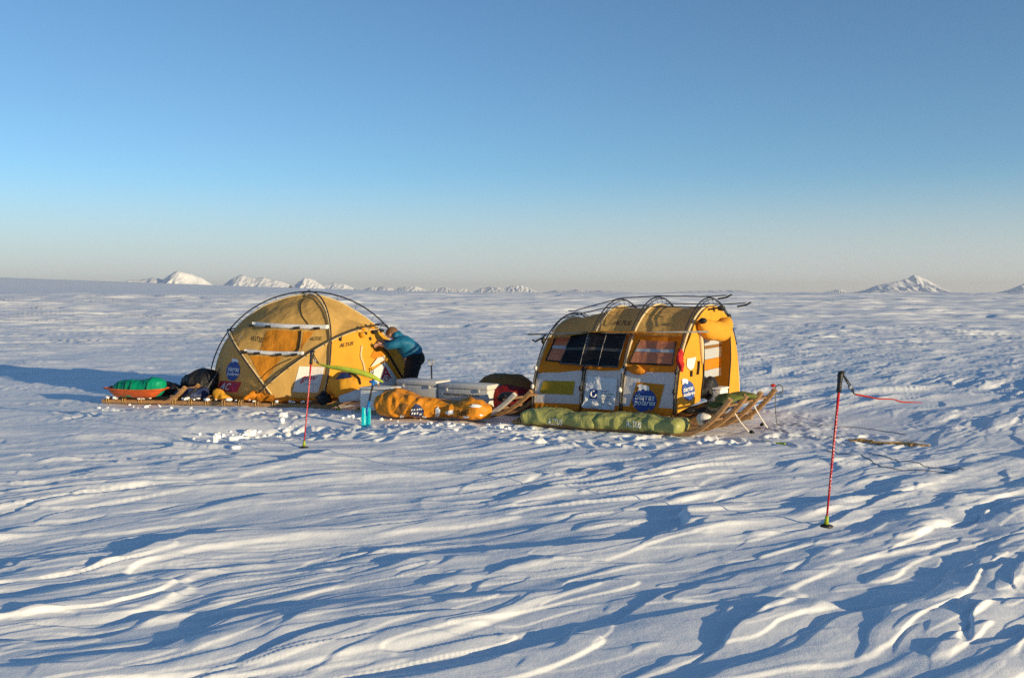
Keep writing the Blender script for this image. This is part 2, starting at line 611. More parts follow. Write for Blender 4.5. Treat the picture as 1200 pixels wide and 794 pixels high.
def lumpy(path, radii, seed=0, nu=70, nv=36, amp=0.03, freq=4.0, fold=0.5, floor=None, end=0.35, squash=0.8):
    """a soft stuffed bundle: path of centre points, (half width, half height) at each"""
    P = catmull(path, nu); R = catmull([(a, b, 0) for a, b in radii], nu)
    V, Fc = [], []
    sv = Vector((seed * 1.37, seed * 2.11, seed * 0.71))
    for i in range(nu):
        s = i / (nu - 1)
        e = min(s, 1 - s) / end if end else 1
        k = 1.0 if e >= 1 else math.sqrt(max(0.0, 1 - (1 - e) ** 2))
        k = max(k, 0.03)
        tt = Vector(P[min(i + 1, nu - 1)] - P[max(i - 1, 0)]).normalized()
        side = tt.cross(Vector((0, 0, 1))).normalized()
        up = side.cross(tt).normalized()
        for j in range(nv):
            th = 2 * math.pi * j / nv
            cx = math.copysign(abs(math.cos(th)) ** squash, math.cos(th))
            cz = math.copysign(abs(math.sin(th)) ** squash, math.sin(th))
            d = (side * cx * R[i][0] + up * cz * R[i][1]) * k
            p = Vector(P[i]) + d
            q = p * freq + sv
            n1 = mnoise.noise(q)
            wq = p * freq * 0.6
            wv = Vector((mnoise.noise(wq - sv), mnoise.noise(wq + sv * 2), mnoise.noise(wq - sv * 3))) * 0.9
            la, lb, lc = p.dot(tt), p.dot(side), p.z
            q2 = Vector((la * 1.15 + lc * 0.9, lb * 0.8 + lc * 0.3, lc * 0.7)) * freq + wv + sv
            q3 = p * freq * 1.1 + wv * 0.7 + sv
            vd = mnoise.voronoi(q3)[0]
            vd2 = mnoise.voronoi(q3 * 2.3 + wv)[0]
            f = 0.9 - (vd[1] - vd[0]) * 1.1
            f = f * 0.8 + (0.5 - (vd2[1] - vd2[0])) * 0.35
            n3 = mnoise.noise(p * freq * 4.5 + sv)
            dd = d.normalized() if d.length > 1e-6 else up
            p = p + dd * (amp * n1 + amp * fold * (f - 0.5) + amp * 0.22 * n3) * min(1.0, k * 1.5)
            if floor is not None and p.z < floor: p.z = floor + 0.004 * n1
            V.append(p)
    for i in range(nu - 1):
        for j in range(nv):
            j2 = (j + 1) % nv
            Fc.append((i * nv + j, i * nv + j2, (i + 1) * nv + j2, (i + 1) * nv + j))
    Fc.append(tuple(range(nv)))
    Fc.append(tuple(reversed([(nu - 1) * nv + j for j in range(nv)])))
    return V, Fc


# decals: pieces sewn or printed on a curved surface, found by casting rays on that surface
class Surf:
    def __init__(self, meshes):
        V, Fc = [], []
        for (v, f) in meshes:
            k = len(V)
            V += [Vector(p) for p in v]
            Fc += [tuple(i + k for i in q) for q in f]
        self.t = BVHTree.FromPolygons(V, Fc)

    def hit(self, px, py, off):
        d = ray(px, py).normalized()
        loc, nor, idx, dist = self.t.ray_cast(Vector((0, 0, CAMZ)), d)
        if loc is None:
            loc, nor, idx, dist = self.t.find_nearest(at(px, py, self.Y))
        if nor.dot(d) > 0: nor = -nor
        return loc + nor * off

    Y = 15.0

    def quad(self, q, off, nu=10, nv=10):
        q = [Vector((*p, 0)) for p in q]         # bl, br, tr, tl in pixels

        def fn(u, v):
            p = (q[0] * (1 - u) + q[1] * u) * (1 - v) + (q[3] * (1 - u) + q[2] * u) * v
            return self.hit(p.x, p.y, off)
        return grid(fn, nu, nv)

    def ellipse(self, cx, cy, rx, ry, off, tilt=0.0, n=28, m=5):
        V = [self.hit(cx, cy, off)]; Fc = []
        for j in range(1, m + 1):
            for i in range(n):
                a = 2 * math.pi * i / n
                x, y = rx * math.cos(a) * j / m, ry * math.sin(a) * j / m
                V.append(self.hit(cx + x * math.cos(tilt) - y * math.sin(tilt), cy + x * math.sin(tilt) + y * math.cos(tilt), off))
        for i in range(n):
            Fc.append((0, 1 + i, 1 + (i + 1) % n))
        for j in range(m - 1):
            for i in range(n):
                a, b = 1 + j * n + i, 1 + j * n + (i + 1) % n
                Fc.append((a, a + n, b + n, b))
        return V, Fc

    def poly(self, pts, off, cuts=3):
        bm = bmesh.new()
        f = bm.faces.new([bm.verts.new((x, y, 0)) for x, y in pts])
        bmesh.ops.triangulate(bm, faces=bm.faces[:])
        bmesh.ops.subdivide_edges(bm, edges=bm.edges[:], cuts=cuts, use_grid_fill=True)
        bm.verts.index_update()
        V = [self.hit(v.co.x, v.co.y, off) for v in bm.verts]
        Fc = [tuple(v.index for v in f.verts) for f in bm.faces]
        bm.free()
        return V, Fc

    def line(self, pts, off, n=24):
        P = catmull([(*p, 0) for p in pts], n)
        return [self.hit(p[0], p[1], off) for p in P]

    def text(self, s, q, off, shear=0.0):
        V, Fc = text_mesh(s, shear)
        q = [Vector((*p, 0)) for p in q]
        out = []
        for (u, v) in V:
            p = (q[0] * (1 - u) + q[1] * u) * (1 - v) + (q[3] * (1 - u) + q[2] * u) * v
            out.append(self.hit(p.x, p.y, off))
        return out, Fc


def text_mesh(s, shear=0.0):
    """letters filled as a flat mesh, normalised to the unit square"""
    c = bpy.data.curves.new("lettering", 'FONT')
    c.body = s
    c.shear = shear
    c.resolution_u = 3
    c.offset = 0.012
    o = bpy.data.objects.new("lettering", c)
    COL.objects.link(o)
    dg = bpy.context.evaluated_depsgraph_get()
    dg.update()
    me = bpy.data.meshes.new_from_object(o.evaluated_get(dg))
    V = [(v.co.x, v.co.y) for v in me.vertices]
    Fc = [tuple(p.vertices) for p in me.polygons]
    COL.objects.unlink(o)
    bpy.data.objects.remove(o); bpy.data.curves.remove(c); bpy.data.meshes.remove(me)
    xs = [p[0] for p in V]; ys = [p[1] for p in V]
    x0, x1, y0, y1 = min(xs), max(xs), min(ys), max(ys)
    return [((x - x0) / (x1 - x0), (y - y0) / (y1 - y0)) for x, y in V], Fc


def flat_text(s, bl, ux, uy, shear=0.0):
    V, Fc = text_mesh(s, shear)
    return [Vector(bl) + Vector(ux) * u + Vector(uy) * v for u, v in V], Fc


BEAR = [(0, 0), (8, 2), (12, 18), (16, 4), (26, 4), (30, 22), (54, 24), (58, 6), (70, 4), (72, 22), (78, 2), (90, 2), (94, 40), (88, 62),
        (70, 78), (45, 80), (30, 92), (14, 90), (4, 78), (-6, 74), (-8, 64), (6, 58), (8, 40)]


# ------------------------------------------------------------------ snow field
def build_snow():
    def ring(fine_n, rs, drop=0.0):
        # fine fan ahead of the camera, coarse behind
        fine = np.linspace(rad(90 - 36), rad(90 + 36), fine_n)
        coarse = np.linspace(rad(90 + 36), rad(90 + 360 - 36), 70)[1:-1]
        th = np.concatenate([fine, coarse])
        rs = np.array(rs)
        T, R = np.meshgrid(th, rs)
        X = R * np.cos(T); Y = R * np.sin(T)
        Z = snow_h(X.ravel(), Y.ravel()).reshape(X.shape)
        if drop: Z[0] -= drop
        nr, ntn = X.shape
        co = np.stack([X, Y, Z], -1).reshape(-1, 3).astype(np.float32)
        idx = np.arange(nr * ntn).reshape(nr, ntn)
        a = idx[:-1, :]; b = np.roll(idx, -1, 1)[:-1, :]
        c = np.roll(idx, -1, 1)[1:, :]; d = idx[1:, :]
        return co, np.stack([a, b, c, d], -1)[:, :, ::-1].reshape(-1, 4), ntn, idx
    rs = [0.6, 1.2, 1.8, 2.4, 2.9, 3.2]
    r = 3.4
    while r < 55:
        rs.append(r)
        r += max(0.012, min(0.62 * r * r / (F * 0.853 * CAMZ), 0.20))
    rs.append(55.0)
    co1, q1, ntn, idx = ring(1000, rs)
    rs = [54.7]
    r = 55.0
    while r < 14000:
        rs.append(r)
        r *= 1.0036 if r < 700 else (1.008 if r < 2500 else 1.03)
    rs.append(14500)
    co2, q2, _, _ = ring(334, rs, 0.05)
    co = np.vstack([co1, co2]); quads = np.vstack([q1, q2 + len(co1)])
    nq = len(quads)
    cen = len(co)
    co = np.vstack([co, np.array([[0, 0, float(snow_h(np.array([0.0]), np.array([0.0]))[0])]], np.float32)])
    tri = np.stack([np.full(ntn, cen), idx[0], np.roll(idx[0], -1)], -1)
    me = bpy.data.meshes.new("snow_field")
    me.vertices.add(len(co)); me.vertices.foreach_set("co", co.ravel())
    nl = nq * 4 + len(tri) * 3
    me.loops.add(nl)
    me.loops.foreach_set("vertex_index", np.concatenate([quads.ravel(), tri.ravel()]).astype(np.int32))
    me.polygons.add(nq + len(tri))
    st = np.concatenate([np.arange(nq) * 4, nq * 4 + np.arange(len(tri)) * 3]).astype(np.int32)
    me.polygons.foreach_set("loop_start", st)
    me.update(calc_edges=True)
    me.validate()
    me.shade_smooth()
    me.materials.append(M_SNOW)
    if me.polygons[0].normal.z < 0:
        me.flip_normals()
    o = bpy.data.objects.new("snow_field", me)
    COL.objects.link(o)
    o['kind'] = 'structure'
    print("snow verts", len(co))


build_snow()


# ------------------------------------------------------------------ far mountains
def mountain(profile, D, seed, depth=None, nu=120, nv=36, base=343.5, rough=1.0):
    """profile: skyline as (px, py); real size follows from the distance D"""
    px = np.array([p[0] for p in profile], float); py = np.array([p[1] for p in profile], float)
    X = (px - 600) / F * D
    H = (base - py) / F * D
    Wd = X[-1] - X[0]
    dep = depth or max(0.45 * Wd, 2.5 * H.max())
    xs = np.linspace(X[0], X[-1], nu + 1)
    hs = np.interp(xs, X, H)
    ys = np.linspace(-1, 1, nv + 1)
    XX, YY = np.meshgrid(xs, ys)
    HH = np.tile(hs, (nv + 1, 1))
    s = H.max()
    # spurs and gullies: crest wanders in depth, sides fall in ribs
    wob = 0.35 * pnoise(XX / (s * 2.2), YY * 0 + seed, seed)
    prof = np.clip(1 - np.abs(YY - wob * (1 - np.abs(YY))), 0, 1) ** 1.15
    rib = np.abs(pnoise(XX / (s * 0.55) + 0.35 * YY, YY * 2.2, seed + 1)) + 0.25 * np.abs(pnoise(XX / (s * 0.22), YY * 4.5, seed + 2))
    fall = 4 * prof * (1 - prof)
    Z = HH * (prof - 0.30 * rough * rib * fall) + s * 0.008 * pnoise(XX / (s * 0.12), YY * 7, seed + 3) * (prof > 0.02)
    Z = np.maximum(Z, -3) - 2.0 * (prof <= 0.001)
    V = np.stack([XX, D + YY * dep, Z], -1).reshape(-1, 3)
    Fc = [(j * (nu + 1) + i, j * (nu + 1) + i + 1, (j + 1) * (nu + 1) + i + 1, (j + 1) * (nu + 1) + i)
          for j in range(nv) for i in range(nu)]
    o = obj("snow_mountain", ([tuple(p) for p in V], Fc), M_MOUNT, loc=(float(X.mean()), D, 0))
    o['kind'] = 'structure'
    return o


mountain([(140, 333), (150, 328), (165, 326.5), (178, 325), (192, 327.5), (200, 323), (207, 318), (212, 317), (219, 319), (228, 321.5), (238, 326), (250, 334)], 6500, 3)
mountain([(262, 334), (270, 327), (276, 323.5), (283, 321.5), (291, 324), (300, 326), (310, 325), (318, 327), (330, 329), (342, 334)], 6900, 9)
mountain([(345, 336), (352, 329), (358, 325), (362, 325.5), (368, 328), (376, 333), (382, 338)], 7200, 15)
mountain([(365, 337), (380, 334), (392, 331), (404, 333), (416, 338)], 7600, 21, rough=0.5)
mountain([(425, 340), (436, 336), (448, 335.5), (462, 338), (478, 336), (487, 335), (498, 339), (508, 341)], 9000, 27, rough=0.7)
mountain([(494, 342), (512, 337.5), (522, 336.5), (532, 339), (545, 338), (556, 342)], 9300, 33)
mountain([(555, 342), (564, 337.5), (574, 336), (584, 336.5), (592, 337.5), (600, 335), (611, 334), (618, 336.5), (628, 341), (634, 343)], 8800, 39)
mountain([(636, 343), (652, 340), (664, 341), (676, 339), (690, 341), (705, 340), (722, 341.5), (745, 343)], 10500, 45, rough=0.6)
mountain([(780, 343), (800, 341.5), (830, 340.5), (868, 340), (884, 343)], 10800, 51, rough=0.6)
mountain([(962, 343.5), (972, 341), (980, 339.5), (988, 339.5), (994, 343.5)], 8200, 57)
mountain([(1005, 343), (1018, 338), (1028, 334), (1042, 331.5), (1056, 328.5), (1066, 325), (1071, 321.5), (1075, 322.5), (1084, 327), (1092, 332), (1101, 339), (1112, 343.5)], 6200, 63)
mountain([(1170, 344), (1178, 341), (1188, 336.5), (1198, 332), (1208, 328), (1220, 331), (1240, 344)], 6200, 69)


# ------------------------------------------------------------------ sledges
def make_sled(label, turn, theta, back, n, spacing, shift, tip, rise, zrun=0.05, cross_gap=0.28, mat=WOOD, overhang=0.01, tipmat=None, lat=0.085, tips=9):
    e = Vector((math.cos(theta), -math.sin(theta), 0)); s = Vector((math.sin(theta), math.cos(theta), 0))
    turn = Vector((turn[0], turn[1], 0))
    root = thing('wooden_sled', label, 'sled', turn + s * spacing * (n - 1) / 2 - e * back / 2, 'wooden sleds of the camp')
    paths = []
    for k in range(n):
        o = turn + s * spacing * k + e * shift * k
        pts = [o - e * (back + shift * k) + Vector((0, 0, zrun)), o - e * back * 0.5 + Vector((0, 0, zrun))]
        pts = [o - e * (back + shift * k) * (1 - q / 6) + Vector((0, 0, zrun)) for q in range(7)]
        for q in range(1, 15 if k < tips else 2):
            a = q / 14
            pts.append(o + e * tip * a + Vector((0, 0, zrun + rise * a ** 1.7)))
        mb = MB().sweep(pts, s, lat, 0.058)
        obj('runner', mb, tipmat if (tipmat and k == 0) else mat, root, smooth=False)
        paths.append((o, pts))
    total = s * spacing * (n - 1)
    m = int(back / cross_gap)
    for q in range(m):
        a = turn - e * (back - 0.1 - q * cross_gap) + Vector((0, 0, zrun + 0.047))
        a = a + e * random.uniform(-.02, .02)
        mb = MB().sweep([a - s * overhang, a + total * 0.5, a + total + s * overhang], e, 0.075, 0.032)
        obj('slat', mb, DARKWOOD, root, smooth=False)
    # slats that tie the upturned tips together
    for q, fr in enumerate((0.45, 0.8)):
        i = 7 + int(fr * 13)
        P = [Vector(p[1][i]) + Vector((0, 0, 0.045)) for p in paths[:tips]]
        mb = MB().sweep([P[0] - s * 0.04, P[len(P) // 2], P[-1] + s * 0.04], e, 0.06, 0.028)
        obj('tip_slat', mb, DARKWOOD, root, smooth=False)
    # rope lashings on the front runner
    for q in range(m):
        mb = MB()
        a = turn - e * (back - 0.1 - q * cross_gap) + Vector((0, 0, zrun + 0.012))
        for dx in (-0.02, 0.02):
            c = a + e * dx
            ring = [c + s * (lat / 2 + 0.006) * math.cos(t) + Vector((0, 0, 0.05 * math.sin(t))) for t in np.linspace(0, 2 * math.pi, 11)]
            mb.tube(ring, 0.007, 5)
        tag(obj('lashing', mb, ROPETAN, root), kind='stuff')
    return root, e, s, paths


TH_BIG = rad(26)
big_sled = make_sled('long brown wooden sled under the tunnel tent with four upturned runner tips', (2.13, 12.02), TH_BIG, 2.35, 5, 0.48, 0.08, 0.52, 0.44, lat=0.115, tips=4)
TH_DOME = rad(13)
dome_sled = make_sled('brown wooden sled carrying the yellow dome tent', (-2.80, 14.86), TH_DOME, 2.60, 6, 0.48, 0.0, 0.5, 0.24)
TH_MID = rad(25)
mid_sled = make_sled('half buried sled heaped with orange tarpaulin and pale cases', (-0.52, 13.42), TH_MID, 1.95, 5, 0.42, 0.05, 0.62, 0.36, tipmat=GREYWOOD)
left_sled = make_sled('short snowy sled at the left under the orange pulk', (-5.42, 15.45), rad(11), 1.05, 3, 0.42, 0.0, 0.36, 0.24)


# ------------------------------------------------------------------ dome tent
DC = Vector((-3.36, 16.5, 0.14)); DA, DB, DH = 1.69, 1.36, 1.63


def dome_q(px, py):
    o = Vector((0, 0, CAMZ)) - DC
    d = ray(px, py)
    o = Vector((o.x / DA, o.y / DB, o.z / DH)); d = Vector((d.x / DA, d.y / DB, d.z / DH))
    A = d.dot(d); B = 2 * o.dot(d); Cc = o.dot(o) - 1
    disc = B * B - 4 * A * Cc
    t = -B / (2 * A) if disc < 0 else (-B - math.sqrt(disc)) / (2 * A)
    return (o + d * t).normalized()


def dome_w(q, r=1.0):
    return DC + Vector((q.x * DA, q.y * DB, q.z * DH)) * r


def plane3(a, b, c):
    n = (b - a).cross(c - a).normalized()
    return n, n.dot(a)


q_base = dome_q(377, 470)
P1 = (Vector((0.03, 1, 0)).normalized(), 0.0)                         # big silhouette arch
P2n = Vector((0, 0, 1)).cross(Vector((q_base.x, q_base.y, 0))).normalized()
if P2n.x < 0: P2n = -P2n
P2 = plane3(dome_q(371, 344), dome_q(388, 397), dome_q(378, 470))
if P2[0].x < 0: P2 = (-P2[0], -P2[1])
P3 = plane3(dome_q(304, 459), dome_q(388, 398), dome_q(446, 381))
if P3[0].z < 0: P3 = (-P3[0], -P3[1])
P4 = plane3(dome_q(270, 396), dome_q(294, 432), dome_q(320, 466))
if P4[0].x < 0: P4 = (-P4[0], -P4[1])


def pd(P, q):
    return P[0].dot(q) - P[1]


def dome_r(q):
    front = pd(P1, q) < 0
    ds = [abs(pd(P1, q)), abs(pd(P2, q))]
    qq = q if front else Vector((q.x, -q.y, q.z))
    ds += [abs(pd(P3, qq)), abs(pd(P4, qq))]
    m = min(ds)
    t = min(1, m / 0.34); t = t * (2 - t)
    wr = 0.006 * mnoise.noise(q * 6) + 0.003 * mnoise.noise(q * 17)
    # tension folds running from the corners
    wr += 0.004 * (1 - abs(mnoise.noise(Vector((q.x * 14 + q.z * 9, q.y * 3, 0)))) * 2) * t
    d1 = abs(pd(P1, q))
    zz = min(1, max(0, (q.z - 0.15) / 0.35))
    gap = 0.052 * min(1, max(0, (q.x - 0.05) / 0.45)) * min(1, max(0, (0.93 - q.x) / 0.15)) * zz
    gap += 0.012 * min(1, max(0, -q.x / 0.3)) + 0.008 * min(1, max(0, (-q.x - 0.75) / 0.2)) * (1 - zz)
    return 0.972 - 0.072 * t + wr - gap * math.exp(-(d1 / 0.5) ** 2)


def build_dome():
    root = thing('dome_tent', 'yellow geodesic dome tent with dark outer poles and red white company patches', 'tent', DC)
    N, M = 220, 70
    V = []; Q = []
    for j in range(M + 1):
        e = (math.pi / 2) * (j / M) * 0.985
        for i in range(N):
            a = 2 * math.pi * i / N
            q = Vector((math.cos(e) * math.cos(a), math.cos(e) * math.sin(a), math.sin(e)))
            Q.append(q); V.append(dome_w(q, dome_r(q)))
    faces = {}

    def code(q):
        if pd(P1, q) > 0:
            return 'rear_panel'
        if pd(P2, q) > 0:
            return 'roof_panel_r' if pd(P3, q) > 0 else 'door_panel'
        if pd(P4, q) < 0: return 'corner_panel'
        return 'roof_panel_l' if pd(P3, q) > 0 else 'wall_panel'
    allF = []
    for j in range(M):
        for i in range(N):
            f = (j * N + i, j * N + (i + 1) % N, (j + 1) * N + (i + 1) % N, (j + 1) * N + i)
            c = (Q[f[0]] + Q[f[1]] + Q[f[2]] + Q[f[3]]) / 4
            faces.setdefault(code(c), []).append(f); allF.append(f)
    top = tuple(M * N + i for i in range(N))
    faces['roof_panel_l'].append(top); allF.append(top)
    mats = {'rear_panel': OCHRE, 'roof_panel_r': OCHRE, 'roof_panel_l': OCHRE, 'corner_panel': OCHRE, 'wall_panel': OCHRE, 'door_panel': GOLD}
    nm = {'roof_panel_r': 'roof_panel', 'roof_panel_l': 'roof_panel'}
    parts = {}
    for k, fl in faces.items():
        ids = sorted({i for f in fl for i in f}); mp = {i: n for n, i in enumerate(ids)}
        parts[k] = obj(nm.get(k, k), ([V[i] for i in ids], [tuple(mp[i] for i in f) for f in fl]), mats[k], root)
    S = Surf([(V, allF)]); S.Y = 15.6

    # poles, seams, clips
    def circle(P, zmin=0.0, front=None, n=90):
        nrm, d = P
        c = nrm * d; R = math.sqrt(max(0, 1 - d * d))
        a = Vector((0, 0, 1)) - nrm * nrm.z
        a.normalize(); b = nrm.cross(a)
        out = []
        for i in range(n + 1):
            t = -math.pi + 2 * math.pi * i / n
            q = c + (a * math.cos(t) + b * math.sin(t)) * R
            out.append(q)
        seg = [q for q in out if q.z > zmin]
        return seg
    for P, fr in ((P1, None), (P2, None), (P3, True), (P4, True)):
        qs = circle(P)
        obj('pole', MB().tube([dome_w(q, 1.0) for q in qs], 0.0115, 6), POLE, root)
        qf = [q for q in qs if (fr is None or pd(P1, q) < 0.02)]
        if len(qf) > 3:
            obj('seam_tape', MB().tube([dome_w(q, dome_r(q) + 0.002) for q in qf], 0.014 if P is not P3 else 0.008, 6), CREAM, root)
        mb = MB()
        for q in qs[2:-2:3]:
            q2 = (q + Vector((0.02, 0, 0))).normalized()
            mb.tube([dome_w(q, 1.0), dome_w(q2, dome_r(q2))], 0.004, 4)
        tag(obj('clip_row', mb, BLACKPLAST, root), kind='stuff')
    # mirrored rear arches
    for P in (P3, P4):
        qs = [Vector((q.x, -q.y, q.z)) for q in circle(P) if q.y < 0.05]
        obj('pole', MB().tube([dome_w(q, 1.0) for q in qs], 0.0115, 6), POLE, root)
    # hub at the apex
    obj('apex_hub', MB().ball(dome_w(Vector((0, 0, 1)), 1.003), 0.035, 0.035, 0.022, 10, 6), POLE, root)

    # orange inner pieces of the big left panel
    for q in ([(312, 388), (321, 386.5), (352, 388.5), (351, 411), (305, 412.5)],
              [(356, 389), (368, 388.5), (356, 404), (353, 411)],
              [(293, 417), (330, 418), (322, 431), (310, 447), (303, 437)],):
        obj('door_cloth', S.poly(q, 0.006, 7), DOORORANGE, root)
    obj('zip_line', MB().tube(S.line([(357, 350), (352.5, 358), (354, 370), (362, 381)], 0.008), 0.007, 5), INKBLACK, root)
    obj('zip_line', MB().tube(S.line([(303, 447), (312, 437), (325, 428), (342, 420)], 0.008), 0.006, 5), INKBLACK, root)
    # two silver battens with black clips
    for (l, r, dl, dr, hh) in (((297, 381.5), (386, 384.5), 0, 0, 2.6), ((288, 412.5), (357, 415), 0, 0, 2.1)):
        P = S.line([l, ((l[0] + r[0]) / 2, (l[1] + r[1]) / 2 + 1.0), r], 0.035, 20)
        b = MB(); n = len(P)
        V2, F2 = [], []
        for i, p in enumerate(P):
            k = 0.037 * hh / 2.6 * (1 + 0.10 * mnoise.noise(p * 9))
            for t in range(10):
                an = 2 * math.pi * t / 10
                V2.append(p + Vector((0, -0.022 * math.cos(an), k * math.sin(an))))
        for i in range(n - 1):
            for t in range(10):
                F2.append((i * 10 + t, i * 10 + (t + 1) % 10, (i + 1) * 10 + (t + 1) % 10, (i + 1) * 10 + t))
        F2.append(tuple(range(10))); F2.append(tuple((n - 1) * 10 + t for t in range(10)))
        bt = obj('batten', (V2, F2), SILVER, root)
        for f in (0.02, 0.22, 0.62, 0.85):
            p = P[int(f * (n - 1))] + Vector((0, -0.03, -0.02))
            obj('clip', MB().box(p, (0.05, 0, 0.004), (0, 0.012, 0), (0, 0, 0.020), 0.006), BLACKPLAST, bt)
    obj('strap', MB().tube(S.line([(352.5, 388), (352, 398), (350, 410), (345, 413)], 0.02), 0.013, 6), BLACKCLOTH, root)
    # diagonal guy cords on the lower left
    obj('guy_cord', MB().tube([S.hit(347, 425, 0.03), S.hit(318, 447, 0.05), gnd(293, 463, 0.14)], 0.007, 5), ROPEDARK, root)
    obj('guy_cord', MB().tube([dome_w(dome_q(284, 393), 1.01), at(262, 425, 16.2), at(237, 464, 15.6)], 0.008, 5), ROPEDARK, root)

    # logos
    lg = obj('logo_patch', S.ellipse(273.5, 434.5, 8.0, 11.5, 0.006, 0.18), INKBLUE, root)
    obj('lettering', S.text('tierras', [(267.5, 434.6), (280.5, 435.4), (281.5, 430), (268.5, 429.2)], 0.010, 0.25), INKWHITE, lg)
    obj('lettering', S.text('polares', [(266, 440.6), (280, 441.6), (281.2, 436.2), (267, 435.2)], 0.010, 0.25), INKWHITE, lg)
    obj('bear_mark', S.poly([(272 + x * 0.085, 424.5 - y * 0.05) for x, y in BEAR], 0.008, 1), INKWHITE, lg)
    lg = obj('sponsor_patch', S.quad([(254, 457.5), (278, 459.5), (283, 447.5), (259, 446)], 0.006, 8, 6), INKRED, root)
    obj('patch_block', S.quad([(269, 457.8), (276.5, 458.4), (280.5, 449), (273, 448.6)], 0.009, 5, 5), INKMAG, lg)
    obj('lettering', S.text('AC', [(257.2, 456), (269.5, 457), (272, 449), (260.5, 448)], 0.011, 0.2), INKWHITE, lg)
    lg = obj('sponsor_patch', S.quad([(343, 459), (373, 460), (380.5, 430), (350.5, 429)], 0.007, 8, 8), PATCHWHITE, root)
    obj('lettering', S.text('gmv', [(351, 449), (370.5, 447.5), (372.5, 440.5), (353, 440.5)], 0.012, 0.35), INKRED, lg)
    obj('underline', MB().tube(S.line([(358, 449.6), (364, 449.7), (371, 449.8)], 0.012, 6), 0.004, 4), INKGREY, lg)
    for q in ([(294.5, 398.5), (309, 401.8), (310, 396.2), (296, 393.2)], [(363, 399.6), (377, 399), (377.6, 394.8), (364.5, 395.2)],
              [(397.6, 407.5), (413.5, 404.2), (414.2, 400), (398, 402.4)]):
        obj('lettering', S.text('ALTUS', q, 0.016, 0.15), INKBLACK, root)
    # right hand door side
    ap = obj('sponsor_patch', S.poly([(432.5, 436), (450, 424), (464, 444), (461.5, 451), (440, 453)], 0.03, 4), PATCHWHITE, root)
    obj('lettering', S.text('A', [(445.2, 444), (456.5, 443), (452.5, 429.5), (446.8, 431)], 0.038), INKRED, ap)
    obj('ring_mark', MB().tube([S.hit(451 + 2.1 * math.cos(t), 443.8 + 2.1 * math.sin(t), 0.04) for t in np.linspace(0, 2 * math.pi, 15)], 0.006, 4), INKRED, ap)
    obj('flap_cloth', S.poly([(433, 430), (441, 420), (449, 418), (449, 422.5), (436, 429.5)], 0.035, 3), WHITECLOTH, root)
    obj('seam_tape', MB().tube(S.line([(423.5, 405), (422.5, 418), (426, 428), (429, 452)], 0.01), 0.016, 6), CREAM, root)
    obj('orange_flap', S.poly([(434, 418), (443, 402), (449, 417), (440, 421)], 0.012, 3), DOORORANGE, root)  # deep orange piece laid over the golden door panel
    for (x, y) in ((425, 391), (436, 389.5), (445, 388.5)):
        p = S.hit(x, y, 0.03)
        obj('vent_cuff', MB().ball(p, 0.055, 0.04, 0.03, 12, 8, nz=0.3, seed=x), BLACKCLOTH, root)
        q = S.hit(x - 1, y - 5, 0.04)
        obj('vent_hood', MB().ball(q, 0.05, 0.045, 0.045, 12, 8, nz=0.25, seed=x + 1), GOLD, root)
    for (x, y) in ((433, 397), (398.5, 397.5)):
        obj('toggle', MB().ball(S.hit(x, y, 0.015), 0.025, 0.018, 0.03, 10, 6, nz=0.3, seed=x), BLACKPLAST, root)
    obj('door_pole', MB().tube([S.hit(442, 401, 0.04), S.hit(455, 420, 0.05), S.hit(466, 438, 0.05), S.hit(472, 446, 0.05)], 0.02, 6), BLACKCLOTH, root)
    # skirts ruffled over the sled edge
    for (x0, x1, yb, sd) in ((251, 322, 469, 1), (322, 378, 472.5, 2)):
        def fn(u, v, x0=x0, x1=x1, yb=yb, sd=sd):
            x = x0 + (x1 - x0) * u
            p = S.hit(x, yb - 6 - 3 * mnoise.noise(Vector((u * 4, sd, 0))), 0.012)
            d = Vector((0.03, -0.20, -0.11))
            q = p + d * v + Vector((0, -0.03, 0.02)) * mnoise.noise(Vector((u * 14, v * 2, sd))) * (0.5 + v)
            q.z = max(q.z, 0.115 + 0.02 * mnoise.noise(Vector((u * 20, v * 3, sd))))
            return q
        obj('skirt', grid(fn, 60, 8), ORANGE, root)
    # loose skirt gathered at the lower left edge
    obj('skirt_fold', lumpy([at(250, 468, 15.45), at(256, 464, 15.42), at(263, 466, 15.38), at(272, 467, 15.34)], [(0.05, 0.05), (0.08, 0.10), (0.07, 0.06), (0.04, 0.03)], 71, 44, 24, 0.035, 8, 0.9, floor=0.10), GOLD, root)
    obj('skirt_fold', lumpy([at(284, 469, 15.2), at(296, 464, 15.28), at(308, 462, 15.3), at(320, 467, 15.2)], [(0.03, 0.025), (0.07, 0.06), (0.06, 0.06), (0.03, 0.025)], 72, 44, 24, 0.03, 8, 0.9, floor=0.09), ORANGE, root)
    return S


SD = build_dome()

# ------------------------------------------------------------------ tunnel tent
TT = rad(32.0)
TL, TW, TZ = 2.12, 2.5, 0.16
TE = Vector((math.cos(TT), -math.sin(TT), 0)); TN = Vector((math.sin(TT), math.cos(TT), 0))
TFR = Vector((2.07, 12.72, 0))
TO = TFR - TE * TL / 2 + TN * TW / 2 + Vector((0, 0, TZ))
HX = [-TL / 2, -TL / 2 + 0.36 * TL, -TL / 2 + 0.64 * TL, TL / 2]
HHT = [1.27, 1.44, 1.46, 1.44]


def th_(x):
    return float(np.interp(x, HX, HHT))


def tw(x, y, z):
    return TO + TE * x + TN * y + Vector((0, 0, z + 0.035 * (x / TL)))


def tsurf(x, ph, r=1.0):
    lean = -0.10 * 0
    return tw(x, -TW / 2 * math.cos(ph) * r, th_(x) * math.sin(ph) * r)


def ph_of(z, x=0):
    return math.asin(min(1, z / th_(x)))


